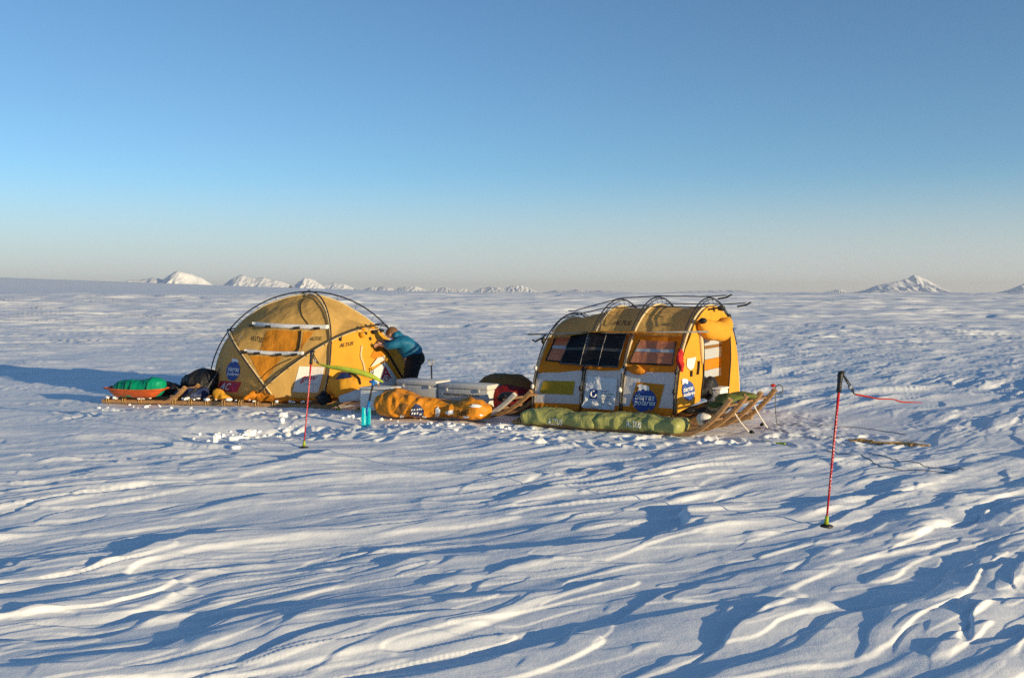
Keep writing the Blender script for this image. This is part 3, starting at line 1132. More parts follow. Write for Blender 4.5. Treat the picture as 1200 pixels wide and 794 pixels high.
def tfab(x, ph, bay):
    t = (x - HX[bay]) / (HX[bay + 1] - HX[bay])
    sag = math.sin(math.pi * min(1, max(0, t))) ** 0.8
    r = 0.972 - (0.012 + 0.020 * math.sin(ph) ** 2) * sag
    r += 0.008 * mnoise.noise(Vector((x * 5, ph * 4, bay))) + 0.005 * (1 - 2 * abs(mnoise.noise(Vector((x * 9 + ph * 5, ph * 6 - x * 3, bay)))))
    return tsurf(x, ph, r)


def build_tunnel():
    root = thing('tunnel_tent', 'orange and white tunnel tent with outer hoops and its door end open to the right', 'tent', TO)
    rows = [('hem', 0.0, 0.09, ORANGE, 4), ('wall_panel', 0.09, 0.56, WHITECLOTH, 12), ('upper_panel', 0.56, 1.035, ORANGE, 18)]
    meshes = []
    for bay in range(3):
        x0, x1 = HX[bay], HX[bay + 1]
        for nm, z0, z1, mat, nv in rows:
            def fn(u, v, x0=x0, x1=x1, z0=z0, z1=z1, bay=bay):
                x = x0 + (x1 - x0) * u
                k = th_(x) / 1.44
                ph = math.asin((z0 + (z1 - z0) * v) * k / th_(x))
                p = tfab(x, ph, bay)
                if z0 == 0.0:
                    p += TN * (-0.02 + 0.02 * math.sin(u * 60)) * (1 - v)
                return p
            m = grid(fn, 26, nv)
            meshes.append(m)
            obj(nm, m, mat, root)
        pe = math.asin(1.035 / 1.44)

        def fr(u, v, x0=x0, x1=x1, bay=bay):
            return tfab(x0 + (x1 - x0) * u, pe + (math.pi - 0.75 - pe) * v, bay)
        m = grid(fr, 26, 34); meshes.append(m)
        obj('roof_panel', m, OCHRE, root)

        def fb(u, v, x0=x0, x1=x1, bay=bay):
            return tfab(x0 + (x1 - x0) * u, math.pi - 0.75 + 0.75 * v, bay)
        m = grid(fb, 16, 14)
        obj('rear_panel', m, ORANGE, root)
    # left end
    def fe(u, v):
        ph = math.pi * u
        return tsurf(HX[0] - 0.10 * math.sin(math.pi * v * 0.5) * 0 - 0.06 * (1 - v), ph, 0.968 * v + 0.001)
    obj('end_panel', grid(fe, 40, 10), ORANGE, root)

    # right end: built as vertical strips under the hoop, bulging out a little
    def endpt(y, f, f0=0.0):
        yn = y / (TW / 2 * 0.965)
        ztop = HHT[3] * 0.965 * math.sqrt(max(0, 1 - yn * yn))
        z = f0 + (ztop - f0) * f
        bul = 0.08 * (1 - yn * yn) * math.sin(math.pi * min(1, 0.12 + 0.88 * z / 1.5)) ** 0.7 + 0.02
        bul += 0.012 * mnoise.noise(Vector((y * 5, z * 4, 3.3)))
        return tw(HX[3] + bul, y, z)
    yA, yB = -0.46, 0.60
    Y0, Y1 = -TW / 2 * 0.962, TW / 2 * 0.962
    mA = grid(lambda u, v: endpt(Y0 + (yA - Y0) * u, v, 0.02 + 0.10 * u), 18, 30)
    obj('end_panel', mA, GOLD, root)
    mB = grid(lambda u, v: endpt(yB + (Y1 - yB) * u, v, 0.02), 12, 30)
    obj('end_panel', mB, GOLD, root)

    def ftop(u, v):
        y = yA + (yB - yA) * u
        yn = y / (TW / 2 * 0.965); zt = HHT[3] * 0.965 * math.sqrt(max(0, 1 - yn * yn))
        z = 1.02 + (zt - 1.02) * v
        p = endpt(y, 1.0)
        bul = 0.08 * (1 - yn * yn) * math.sin(math.pi * min(1, 0.12 + 0.88 * z / 1.5)) ** 0.7 + 0.02
        return tw(HX[3] + bul, y, z)
    mC = grid(ftop, 14, 10)
    obj('end_panel', mC, GOLD, root)
    # rolled-up door hanging under the hoop
    P = [tw(HX[3] + 0.12, -0.66, 1.16), tw(HX[3] + 0.17, -0.34, 1.06), tw(HX[3] + 0.17, 0.10, 1.06), tw(HX[3] + 0.12, 0.46, 1.20)]
    obj('rolled_door', lumpy(P, [(0.07, 0.09), (0.10, 0.13), (0.10, 0.13), (0.07, 0.09)], 5, 46, 26, 0.03, 5, 0.6, end=0.2), GOLD, root)
    for (y, z) in ((-0.66, 1.20), (0.02, 1.36)):
        obj('door_toggle', MB().ball(tw(HX[3] + 0.16, y, z), 0.055, 0.05, 0.04, 12, 8, nz=0.3, seed=z), BLACKCLOTH, root)
    # inner cloths seen through the doorway
    xi = HX[3] - 0.06
    for (z0, z1, mat) in ((0.84, 1.10, WINGREY), (0.80, 0.836, BROWNTARP), (0.65, 0.796, WINGREY), (0.50, 0.646, ORANGE), (0.38, 0.496, WINGREY)):
        obj('inner_cloth', grid(lambda u, v, z0=z0, z1=z1: tw(xi + 0.02 * math.sin(u * 5) + 0.01 * mnoise.noise(Vector((u * 5, v * 3, z0))), yA - 0.1 + (yB - yA + 0.2) * u, z0 + (z1 - z0) * v), 14, 8), mat, root)
    obj('zip_line', MB().tube([endpt(yA, f, 0.1) + TE * 0.012 for f in np.linspace(0.05, 0.72, 20)], 0.012, 5), BLACKCLOTH, root)
    obj('zip_line', MB().tube([endpt(yB, f, 0.0) + TE * 0.012 for f in np.linspace(0.05, 0.80, 20)], 0.010, 5), INKBLACK, root)
    obj('seam_tape', MB().tube([endpt(yA - 0.05 - 0.06 * f, 0.45 + 0.45 * f, 0.1) + TE * 0.012 for f in np.linspace(0, 1, 14)], [0.012 + 0.02 * math.sin(f * 3) for f in np.linspace(0, 1, 14)], 6), CREAM, root)
    S = Surf(meshes + [mA, mB, mC]); S.Y = 13.0

    # hoops and fabric rims
    for k, x in enumerate(HX):
        obj('hoop_pole', MB().tube([tsurf(x, p, 0.992 + (0.053 if k else 0.03) * math.sin(p) ** 2) for p in np.linspace(0.0, math.pi, 60)], 0.0105, 6), POLE, root)
        obj('hoop_pole', MB().tube([tsurf(x + 0.035, p, 0.985 + 0.045 * math.sin(p) ** 2) for p in np.linspace(0.95, math.pi - 0.6, 50)], 0.007, 5), POLE, root)
        obj('seam_tape', MB().tube([tsurf(x + 0.012, p, 0.974) for p in np.linspace(0.03, math.pi - 0.03, 60)], 0.016, 6), CREAM, root)
        mb = MB()
        for p in np.linspace(0.15, math.pi - 0.15, 22):
            mb.tube([tsurf(x, p, 0.992 + 0.05 * math.sin(p) ** 2), tsurf(x + 0.02, p + 0.03, 0.975)], 0.004, 4)
        tag(obj('clip_row', mb, BLACKPLAST, root), kind='stuff')
    # long poles over the roof
    def longpole(ph, r, xa, xb, mat, rr=0.0075, tipx=True):
        pts = [tsurf(x, ph, r) for x in np.linspace(max(xa, HX[0]), min(xb, HX[3]), 24)]
        if xa < HX[0]: pts = [pts[0] + TE * (xa - HX[0])] + pts
        if xb > HX[3]: pts = pts + [pts[-1] + TE * (xb - HX[3]) + Vector((0, 0, 0.02))]
        return obj('ridge_pole', MB().tube(pts, rr, 6), mat, root)
    longpole(math.pi / 2, 1.055, HX[0] - 0.1, HX[3] + 0.24, POLE)
    longpole(1.15, 1.05, HX[0] + 0.1, HX[3] + 0.30, POLE)
    longpole(math.pi - 1.2, 1.05, HX[0], HX[3] + 0.35, POLE)
    pts = [tsurf(HX[0], 0.86, 1.05) - TE * 0.30, tsurf(HX[3], 0.79, 1.05) + TE * 0.34]
    obj('eave_pole', MB().tube(pts, 0.012, 6), GREYPOLE, root)
    for (ph, r, ex) in ((math.pi / 2, 1.055, 0.24), (1.15, 1.05, 0.30), (math.pi - 1.2, 1.05, 0.35)):
        p = tsurf(HX[3], ph, r) + TE * ex
        obj('pole_tip', MB().tube([p - TE * 0.12 - Vector((0, 0, .03)), p + Vector((0, 0, -.01)), p + TE * 0.08 + Vector((0, 0, 0.03))], 0.012, 6), BLACKPLAST, root)
    p = tsurf(HX[0], 0.86, 1.05)
    obj('pole_tip', MB().tube([p - TE * 0.22 - Vector((0, 0, .08)), p - TE * 0.17 - Vector((0, 0, .1)), p - TE * 0.05 - Vector((0, 0, .04)), p], 0.013, 6), BLACKPLAST, root)
    obj('toggle', MB().ball(tsurf(HX[0], 0.78, 1.04), 0.03, 0.03, 0.05, 10, 7, nz=.3), BLACKPLAST, root)
    obj('toggle', MB().ball(tsurf(HX[3] + 0.02, math.pi - 1.0, 1.015), 0.06, 0.05, 0.04, 10, 7, nz=.3), BLACKPLAST, root)
    # eave flap
    def ff(u, v):
        x = HX[0] - 0.02 + (HX[3] - HX[0]) * u
        p = tsurf(min(max(x, HX[0]), HX[3]), 0.87 - 0.05 * u - 0.075 * v, 0.975 + 0.065 * math.sin(v * 1.57))
        return p + Vector((0, 0, -0.015)) * mnoise.noise(Vector((u * 12, v * 2, 1))) * v
    mF = grid(ff, 60, 6)
    obj('eave_flap', mF, ORANGE, root)

    # vertical straps at the hoops (front wall)
    for k, x in enumerate(HX):
        obj('strap', MB().tube([tsurf(x + 0.03, p, 0.99) for p in np.linspace(0.02, 0.42, 16)], 0.008, 5), BLACKCLOTH, root)
        for z in (0.30, 0.55):
            ph = ph_of(z, x)
            obj('buckle', MB().ball(tsurf(x, ph, 1.01), 0.025, 0.02, 0.035, 8, 6, nz=.4, seed=k + z), BLACKPLAST if k % 2 else PATCHWHITE, root)

    # windows
    for q in ([(640, 422.5), (661, 424.5), (670, 396), (652, 395)], [(737.5, 425.5), (788.5, 428), (792.5, 401), (750, 399)]):
        w = obj('window', S.quad(q, 0.010, 12, 8), WINPINK, root)
        lo = [(q[0][0] * 2 - q[1][0]) * 0 + q[0][0], q[0][1]]
        fr = MB()
        for a, b in ((q[3], q[0]), (q[0], q[1]), (q[1], q[2])):
            fr.tube(S.line([a, ((a[0] + b[0]) / 2, (a[1] + b[1]) / 2), b], 0.014, 14), 0.011, 5)
        obj('window_frame', fr, BLACKCLOTH, w)
        m0 = lambda t: (q[0][0] + (q[3][0] - q[0][0]) * t, q[0][1] + (q[3][1] - q[0][1]) * t)
        m1 = lambda t: (q[1][0] + (q[2][0] - q[1][0]) * t, q[1][1] + (q[2][1] - q[1][1]) * t)
        obj('window_band', S.quad([m0(0.50), m1(0.52), m1(0.66), m0(0.63)], 0.016, 10, 3), WINGREY, w)
    # orange crumpled roll under the second window
    obj('window_flap', lumpy([S.hit(738, 433, 0.03), S.hit(748, 434, 0.04), S.hit(757, 436, 0.03)], [(0.03, 0.035), (0.04, 0.05), (0.03, 0.04)], 4, 30, 16, 0.02, 8), ORANGE, root)

    # patches on the white wall
    obj('patch', S.quad([(632, 460.5), (671.5, 462.5), (674, 446.5), (637, 446)], 0.008, 10, 5), MUSTARD, root)
    obj('patch', S.quad([(736, 482), (770, 485), (779, 450.5), (746.5, 447.5)], 0.008, 8, 8), ORANGE, root)
    lg = obj('logo_patch', S.ellipse(755.8, 469.3, 14.2, 13.8, 0.013), INKBLUE, root)
    obj('lettering', S.text('tierras', [(744.4, 467.6), (767.4, 469.6), (768, 462.6), (745.2, 460.8)], 0.018, 0.22), INKWHITE, lg)
    obj('lettering', S.text('polares', [(742.8, 476), (768.2, 477.4), (769, 468.8), (743.6, 467.6)], 0.018, 0.22), INKWHITE, lg)
    obj('bear_mark', S.poly([(748 + x * 0.145, 458 - y * 0.085) for x, y in BEAR], 0.017, 1), INKWHITE, lg)
    lg = obj('logo_patch', S.ellipse(806, 457.5, 7.3, 11.6, 0.013, -0.10), INKBLUE, root)
    obj('lettering', S.text('tierras', [(799.6, 459.4), (811.2, 456.2), (811, 450.6), (799.4, 454)], 0.018, 0.2), INKWHITE, lg)
    obj('lettering', S.text('polares', [(799.6, 466.4), (813, 462.6), (812.8, 456.6), (799.4, 460.2)], 0.018, 0.2), INKWHITE, lg)
    obj('bear_mark', S.poly([(798 + x * 0.075, 450.5 - y * 0.075 - x * 0.012) for x, y in BEAR], 0.017, 1), INKWHITE, lg)
    obj('pocket', S.poly([(804.5, 420), (815, 418), (812, 431), (808, 433.5), (804, 429)], 0.012, 3), PATCHWHITE, root)
    for (x, y0, y1) in ((809, 434, 441), (843, 424, 441)):
        obj('strap', MB().tube(S.line([(x, y0), (x, (y0 + y1) / 2), (x, y1)], 0.02, 6), 0.014, 5), BLACKCLOTH, root)
    obj('lettering', S.text('ALTUS', [(718, 380.6), (739.5, 381.8), (740.5, 376.6), (722, 376)], 0.010, 0.3), INKBLACK, root)
    # hem piece under the logo end panel
    return S


ST = build_tunnel()

# ------------------------------------------------------------------ things on the tunnel tent
def build_solar():
    root = thing('solar_panel', 'black folding solar panel strapped on the side of the tunnel tent', 'solar panel', ST.hit(700, 410, 0.03))
    L = [(658.5, 428), (683.5, 430), (694.6, 391.5), (671.5, 396)]
    R = [(683.5, 430), (726.5, 432.5), (737, 394.5), (694.6, 391.5)]
    for q in (L, R):
        for off, mat, nm in ((0.036, CELLBACK, 'backing'),):
            a = ST.quad(q, 0.060, 8, 8); b = ST.quad(q, 0.074, 8, 8)
            V = a[0] + b[0]; n = len(a[0])
            Fc = [tuple(reversed(f)) for f in a[1]] + [tuple(i + n for i in f) for f in b[1]]
            ring = [i for i in range(9)] + [9 * j + 8 for j in range(1, 9)] + [72 + i for i in range(7, -1, -1)] + [9 * j for j in range(7, 0, -1)]
            for i in range(len(ring)):
                p, s = ring[i], ring[(i + 1) % len(ring)]
                Fc.append((p, s, s + n, p + n))
            obj(nm, (V, Fc), mat, root, smooth=False)

    def sub(q, u0, u1, v0, v1):
        def b(u, v):
            x = (q[0][0] * (1 - u) + q[1][0] * u) * (1 - v) + (q[3][0] * (1 - u) + q[2][0] * u) * v
            y = (q[0][1] * (1 - u) + q[1][1] * u) * (1 - v) + (q[3][1] * (1 - u) + q[2][1] * u) * v
            return (x, y)
        return [b(u0, v0), b(u1, v0), b(u1, v1), b(u0, v1)]
    for q, cols in ((L, 1), (R, 2)):
        for c in range(cols):
            for r in range(11):
                if r == 5: continue
                u0, u1 = (c + 0.05) / cols, (c + 0.95) / cols
                if q is R:
                    u0, u1 = (0.015 + 0.465 * c), (0.445 + 0.535 * c)
                obj('solar_cell', ST.quad(sub(q, u0, u1, 0.04 + r / 11 * 0.93, 0.04 + (r + 0.88) / 11 * 0.93), 0.079, 2, 1), CELL, root, smooth=False)
    for u in (0.0, 0.455):
        p = sub(R, u, u, 0.02, 0.98)
        obj('seam', MB().tube([ST.hit(p[0][0], p[0][1], 0.082), ST.hit((p[0][0] + p[2][0]) / 2, (p[0][1] + p[2][1]) / 2, 0.082), ST.hit(p[2][0], p[2][1], 0.082)], 0.006, 4), CELLLINE, root)
    return root


build_solar()


def sheet_thing():
    root = thing('plastic_sheet', 'crumpled white sheet with small blue square logo hung on the tent wall', 'sheet', ST.hit(703, 478, 0.03))
    q = [(683.5, 478), (722, 481), (724.5, 444), (689.5, 441)]

    def fn(u, v):
        x = (q[0][0] * (1 - u) + q[1][0] * u) * (1 - v) + (q[3][0] * (1 - u) + q[2][0] * u) * v
        y = (q[0][1] * (1 - u) + q[1][1] * u) * (1 - v) + (q[3][1] * (1 - u) + q[2][1] * u) * v
        w = abs(mnoise.noise(Vector((u * 5 + v * 2, v * 4, 2.2)))) * 0.05 * (1.2 - v)
        return ST.hit(x, y, 0.022 + w)
    m = grid(fn, 34, 30)
    s = obj('sheet', m, SHEETWHITE, root)
    S2 = Surf([m]); S2.Y = 13
    lg = obj('logo_square', S2.quad([(690.5, 466.5), (699.5, 467.5), (700.5, 456.5), (691.5, 455.5)], 0.006, 4, 4), INKBLUE, s)
    obj('logo_swirl', MB().tube([S2.hit(695.6 + 3 * math.cos(t), 461.5 + 3.4 * math.sin(t), 0.010) for t in np.linspace(0, 5.2, 14)], 0.012, 5), INKWHITE, s)
    for (x0, x1, y) in ((704, 713, 458), (704, 719, 461.2), (704, 716, 465), (704, 714, 468)):
        obj('print_line', S2.quad([(x0, y + 0.7), (x1, y + 1.1), (x1, y), (x0, y - 0.4)], 0.006, 5, 1), INKGREY, s)


sheet_thing()

net = obj('net_bag', lumpy([at(796, 408, 12.72), at(797, 421, 12.66), at(799.5, 436, 12.62)], [(0.035, 0.035), (0.042, 0.042), (0.035, 0.035)], 8, 40, 20, 0.03, 9, 0.8), NETRED, loc=ST.hit(798, 436, 0.05))
tag(net, 'limp red net bag hanging at the corner of the tunnel tent door', 'bag')

# olive duffels along the tunnel tent
e, s = big_sled[1], big_sled[2]
t0 = Vector((2.13, 12.02, 0)) + s * 0.20


def along(d, z=0.0, off=0.0):
    return t0 - e * d + s * off + Vector((0, 0, z))


def duffel(d0, d1, label, seed, lq, rr):
    n = 6
    path = [along(d0 + (d1 - d0) * i / (n - 1), 0.045 + rr[i], -0.13) for i in range(n)]
    m = lumpy(path, [(0.23, rr[i]) for i in range(n)], seed, 130, 54, 0.055, 2.3, 0.9, floor=0.05, end=0.09, squash=0.62)
    o = obj('duffel_bag', m, OLIVE, loc=along((d0 + d1) / 2, 0.11))
    tag(o, label, 'bag', 'olive duffel bags on the sled')
    S2 = Surf([m]); S2.Y = 12.2
    obj('lettering', S2.text('ALTUS', lq, 0.006, 0.0), INKWHITE, o)
    return S2


duffel(2.22, 1.08, 'crumpled olive duffel at the left end below the mustard patch and white sheet', 3, [(642, 496.6), (658.5, 498), (659.5, 491.2), (642.5, 489.8)], [0.075, 0.105, 0.10, 0.085, 0.092, 0.085])
duffel(1.20, 0.02, 'smoother olive duffel at the right end below the round blue logo', 6, [(733.6, 499.2), (751, 501.4), (752, 494.6), (734.2, 492.4)], [0.085, 0.095, 0.088, 0.096, 0.09, 0.08])

# gear at the tunnel door
def oriented_box(name, label, cat, c, th, hx, hy, hzz, mat, group=None, lid=None, bevel=0.015):
    ex = Vector((math.cos(th), -math.sin(th), 0)); ey = Vector((math.sin(th), math.cos(th), 0))
    root = thing(name, label, cat, Vector(c) - Vector((0, 0, hzz)), group)
    obj('box_body', MB().box(c, ex * hx, ey * hy, Vector((0, 0, hzz)), bevel), mat, root)
    if lid:
        obj('lid', MB().box(Vector(c) + Vector((0, 0, hzz + lid / 2 + 0.002)), ex * (hx + 0.012), ey * (hy + 0.012), Vector((0, 0, lid / 2)), bevel), mat, root)
    return root, ex, ey


c = tw(HX[3] + 0.12, 0.02, 0.13)
oriented_box('white_box', 'small white box standing in the open doorway of the tunnel tent', 'box', c, TT, 0.10, 0.15, 0.11, BOXWHITE, lid=0.03)
o = obj('black_bag', lumpy([tw(HX[3] - 0.02, -0.35, 0.22), tw(HX[3] + 0.0, -0.05, 0.26), tw(HX[3] - 0.02, 0.25, 0.17), tw(HX[3] - 0.02, 0.5, 0.14)], [(0.10, 0.10), (0.11, 0.15), (0.10, 0.10), (0.08, 0.08)], 12, 50, 28, 0.07, 6, floor=0.16), BLACKCLOTH, loc=tw(HX[3] - 0.12, 0.15, 0.02))
tag(o, 'black bag piled inside the tunnel tent doorway behind the white box', 'bag')
o = obj('black_mat', lumpy([tw(HX[3] - 0.05, -0.85, 0.02), tw(HX[3] + 0.20, -0.45, 0.03), tw(HX[3] + 0.34, 0.05, 0.05)], [(0.12, 0.05), (0.16, 0.06), (0.12, 0.05)], 14, 40, 20, 0.04, 5, floor=0.125), BLACKCLOTH, loc=tw(HX[3] + 0.2, -0.4, -0.02))
tag(o, 'crumpled black cloth on the sled deck before the tent door', 'cloth')
o = obj('stuff_sack', lumpy([along(-0.02, 0.19, 0.12), along(-0.10, 0.19, 0.14), along(-0.20, 0.18, 0.18)], [(0.06, 0.07), (0.08, 0.08), (0.05, 0.06)], 17, 34, 20, 0.04, 8, floor=0.12), WHITECLOTH, loc=along(-0.1, 0.12, 0.14))
tag(o, 'small pale crumpled sack at the right end of the olive duffels', 'bag')
# olive cloth draped on the sled tips
pk = [Vector(big_sled[3][k][1][7 + 10]) for k in (0, 1, 2)]
o = obj('draped_cloth', lumpy([pk[0] - e * 0.14 + Vector((0, 0, 0.05)), pk[1] - e * 0.02 + Vector((0, 0, 0.13)), pk[2] + e * 0.02 + Vector((0, 0, 0.10))], [(0.11, 0.03), (0.14, 0.04), (0.10, 0.03)], 19, 46, 22, 0.045, 6), OLIVED, loc=pk[1])
tag(o, 'dark olive cloth draped across the upturned sled tips', 'cloth')


# pull ropes from the tips
def rope(name, pts, r, mat, label, group=None, cat='rope', n=60, onsnow=True, sink=0.3):
    P = catmull(pts, n)
    out = []
    for p in P:
        p = Vector(p)
        if onsnow:
            p.z = max(p.z, hz(p.x, p.y) + r * sink)
        out.append(p)
    o = obj(name, MB().tube(out, r, 6), mat, loc=out[0])
    return tag(o, label, cat, group)


tipP = [Vector(big_sled[3][k][1][-1]) for k in range(4)]
def taut(p, q, label):
    q = Vector(q); m = p.lerp(q, 0.5) - Vector((0, 0, 0.03))
    P = [Vector(v) for v in catmull([p, m, q], 24)]
    tag(obj('white_rope', MB().tube(P, 0.009, 6), ROPEWHITE, loc=q), label, 'rope')


taut(tipP[1] - e * 0.22 - Vector((0, 0, 0.10)), gnd(880, 508.5, 0.0), 'white rope slanting from the nearest bare sled tip to the snow')
taut(tipP[2] - e * 0.16 - Vector((0, 0, 0.03)), gnd(900, 502, 0.0), 'white rope slanting from the middle sled tip with dark knots')
for (x, y) in ((881, 508), (893, 499)):
    p = gnd(x, y, 0.02)
    tag(obj('rope_knot', MB().ball(p + Vector((0, 0, 0.02)), 0.03, 0.022, 0.02, 12, 8, nz=0.6, seed=x), BLACKCLOTH, loc=p), 'dark knotted rope lump on the snow %s' % ('nearest the camera' if x == 881 else 'under the middle sled tip'), 'knot')
lp = tipP[3]
mb = MB().tube([lp + e * (0.05 - 0.05 * math.cos(t)) + Vector((0, 0, 0.06 * math.sin(t))) for t in np.linspace(-0.4, 5.4, 20)], 0.008, 5)
tag(obj('rope_loop', mb, ROPEDARK, loc=lp), 'dark rope loop tied on the farthest upturned sled tip', 'rope')
rope('tether', [lp + Vector((0, 0, 0)), lp + Vector((0.0, -0.03, -0.25)), gnd(911, 497), gnd(919, 499)], 0.006, ROPEDARK, 'thin dark cord hanging straight down from the farthest sled tip')
tag(obj('ribbon_knot', MB().ball(lp - e * 0.03 + Vector((0, 0, 0.05)), 0.032, 0.024, 0.022, 12, 8, nz=0.6, seed=3), NETRED, loc=lp), 'small red ribbon knotted on the farthest sled tip', 'ribbon')

# kite lines on the snow
rope('kite_line', [gnd(885, 501), gnd(930, 509), gnd(980, 513), gnd(1030, 515), gnd(1085, 519)], 0.0055, ROPEDARK, 'dark line running right over the snow to the tan rope heap', 'kite lines on the snow', n=90)
rope('kite_line', [gnd(968, 529), gnd(990, 535), gnd(1012, 540), gnd(1035, 550), (gnd(1070, 554)), gnd(1118, 557)], 0.0055, ROPEDARK, 'nearest dark line on the snow, right of the ski pole foot', 'kite lines on the snow', n=90)
rope('kite_line', [gnd(1018, 534), gnd(1050, 543), gnd(1090, 549), gnd(1130, 555)], 0.0055, ROPEDARK, 'short dark line on the snow below the tan rope heap', 'kite lines on the snow', n=80)
rope('kite_line', [gnd(905, 497), gnd(950, 500), gnd(1000, 501), gnd(1040, 506), gnd(1062, 510)], 0.0055, ROPEDARK, 'farthest dark line on the snow behind the tan rope heap', 'kite lines on the snow', n=90)


def rope_heap():
    mb = MB(); rnd = random.Random(5)
    c = gnd(1034, 520)
    for k in range(7):
        pts = []
        for i in range(7):
            pts.append((c.x + (i - 3) * 0.11 + rnd.uniform(-.12, .12), c.y - (i - 3) * 0.075 + rnd.uniform(-.09, .09), 0))
        P = [Vector(p) for p in catmull(pts, 44)]
        for p in P: p.z = hz(p.x, p.y) + 0.006 + 0.008 * rnd.random()
        mb.tube(P, 0.008, 5)
    tag(obj('rope_heap', mb, ROPETAN, loc=c), 'long tangled heap of tan rope lying in the snow right of the ski pole', 'rope')


rope_heap()
rope('lime_string', [gnd(893, 517), gnd(902, 519), gnd(912, 520), gnd(920, 521)], 0.012, LIMEPLAST, 'short green cord half sunk in the snow before the sled tips', n=40)

# ------------------------------------------------------------------ middle sled load
def load_case(px0, px1, yb_top, yb_top1, Y0, Y1, h, depth, label, word=None):
    a = at(px0, yb_top, Y0); b = at(px1, yb_top1, Y1); b.z = a.z
    ex = (b - a); L = ex.length; ex.normalize()
    ey = Vector((-ex.y, ex.x, 0))
    root = thing('equipment_case', label, 'case', (a + b) / 2 - Vector((0, 0, h)), 'pale cases on the middle sled')
    c = (a + b) / 2 + ey * depth / 2
    lid_h = 0.075
    obj('case_body', MB().box(c - Vector((0, 0, h / 2 + lid_h / 2)), ex * (L / 2 - 0.003), ey * (depth / 2 - 0.003), Vector((0, 0, (h - lid_h) / 2)), 0.015), CASE, root)
    obj('lid', MB().box(c - Vector((0, 0, lid_h / 2 - 0.002)), ex * (L / 2), ey * (depth / 2), Vector((0, 0, lid_h / 2)), 0.02), CASE, root)
    for f in (0.18, 0.82):
        p = a.lerp(b, f) - Vector((0, 0, lid_h + 0.01)) - ey * 0.006
        obj('latch', MB().box(p, ex * 0.02, ey * 0.006, Vector((0, 0, 0.022)), 0.004), CASE, root)
    if word:
        bl = a.lerp(b, 0.12) - Vector((0, 0, h * 0.50)) - ey * 0.004
        obj('lettering', flat_text(word, bl, ex * L * 0.72, Vector((0, 0, 0.058))), INKBLACK, root)
    else:
        cc = a.lerp(b, 0.24) - Vector((0, 0, h * 0.66)) - ey * 0.003
        obj('ring_mark', MB().tube([cc + ex * 0.05 * math.cos(t) + Vector((0, 0, 0.055 * math.sin(t))) for t in np.linspace(0.3, 4.6, 16)], 0.006, 4), INKGREY, root)
    return root


load_case(464, 511.5, 444.5, 448.5, 14.75, 14.40, 0.36, 0.38, 'pale grey case without lettering, left of the pair behind the orange tarpaulin')
load_case(513, 571.5, 448.7, 454.0, 14.38, 13.98, 0.36, 0.38, 'pale grey case lettered with a web address, right of the pair', 'tierraspolares.es')
c0 = at(444, 468, 13.95)
wb = oriented_box('white_crate', 'crumpled white box lit by sun at the left end of the orange tarpaulin', 'box', Vector((c0.x, c0.y + 0.17, 0.235)), rad(22), 0.235, 0.17, 0.145, BOXWHITE, lid=0.035, bevel=0.02)
# orange tarpaulin heap
tp = [(440, 480), (458, 472), (476, 468), (500, 476), (525, 478), (552, 480), (580, 478)]
tpath, trad = [], []
for (x, y), Y, hh, ww in zip(tp, (13.75, 13.72, 13.68, 13.58, 13.50, 13.42, 13.40), (0.07, 0.16, 0.165, 0.105, 0.10, 0.095, 0.07), (0.16, 0.22, 0.24, 0.24, 0.22, 0.22, 0.16)):
    p = at(x, y, Y); p.z = 0.10 + hh * 0.75
    tpath.append(tuple(p)); trad.append((ww, hh))
mt = lumpy(tpath, trad, 31, 110, 46, 0.105, 2.7, 0.9, floor=0.06, end=0.08, squash=0.65)
tarp = obj('orange_tarp', mt, TARP, loc=at(505, 486, 13.55))
tag(tarp, 'rumpled orange tarpaulin bundle lettered and dusted with snow along the middle sled', 'tarpaulin')
ST2 = Surf([mt]); ST2.Y = 13.4
obj('lettering', ST2.text('Best', [(535, 488.6), (551, 484.6), (550, 477.4), (534, 481.2)], 0.008, 0.2), INKBLACK, tarp)
npch = obj('print_patch', ST2.poly([(480, 486), (483, 478), (487, 472.5), (493, 475), (497, 480), (496, 487), (489, 488.5)], 0.008, 3), NAVY, tarp)
for k in range(10):
    x = 482 + (k % 5) * 2.9 + random.uniform(-.6, .6); y = 479 + (k // 5) * 4.5 + random.uniform(-1, 1)
    obj('print_fleck', ST2.poly([(x, y + 1.6), (x + 1.6, y + 1.0), (x + 2.0, y - 0.7), (x + 0.5, y - 0.4)], 0.014, 1), INKWHITE, npch)
rq = random.Random(8)
for (cx, cy, rx, ry) in ((513, 483, 5, 7), (528, 483, 6, 3), (558, 476, 8, 2.2), (564, 486, 3, 1.6), (546, 488, 4, 1.5), (497, 489, 3, 1.4), (471, 489, 4, 1.2)):
    q = [(cx + rx * math.cos(t) * rq.uniform(0.45, 1.1), cy + ry * math.sin(t) * rq.uniform(0.45, 1.1)) for t in np.linspace(0, 2 * math.pi, 15)[:-1]]
    obj('snow_dusting', ST2.poly(q, 0.010, 2), M_LUMP, tarp)
obj('dark_patch', ST2.poly([(463, 484), (466, 476), (473, 472), (478, 474), (474, 481), (470, 486)], 0.007, 3), BROWNTARP, tarp)

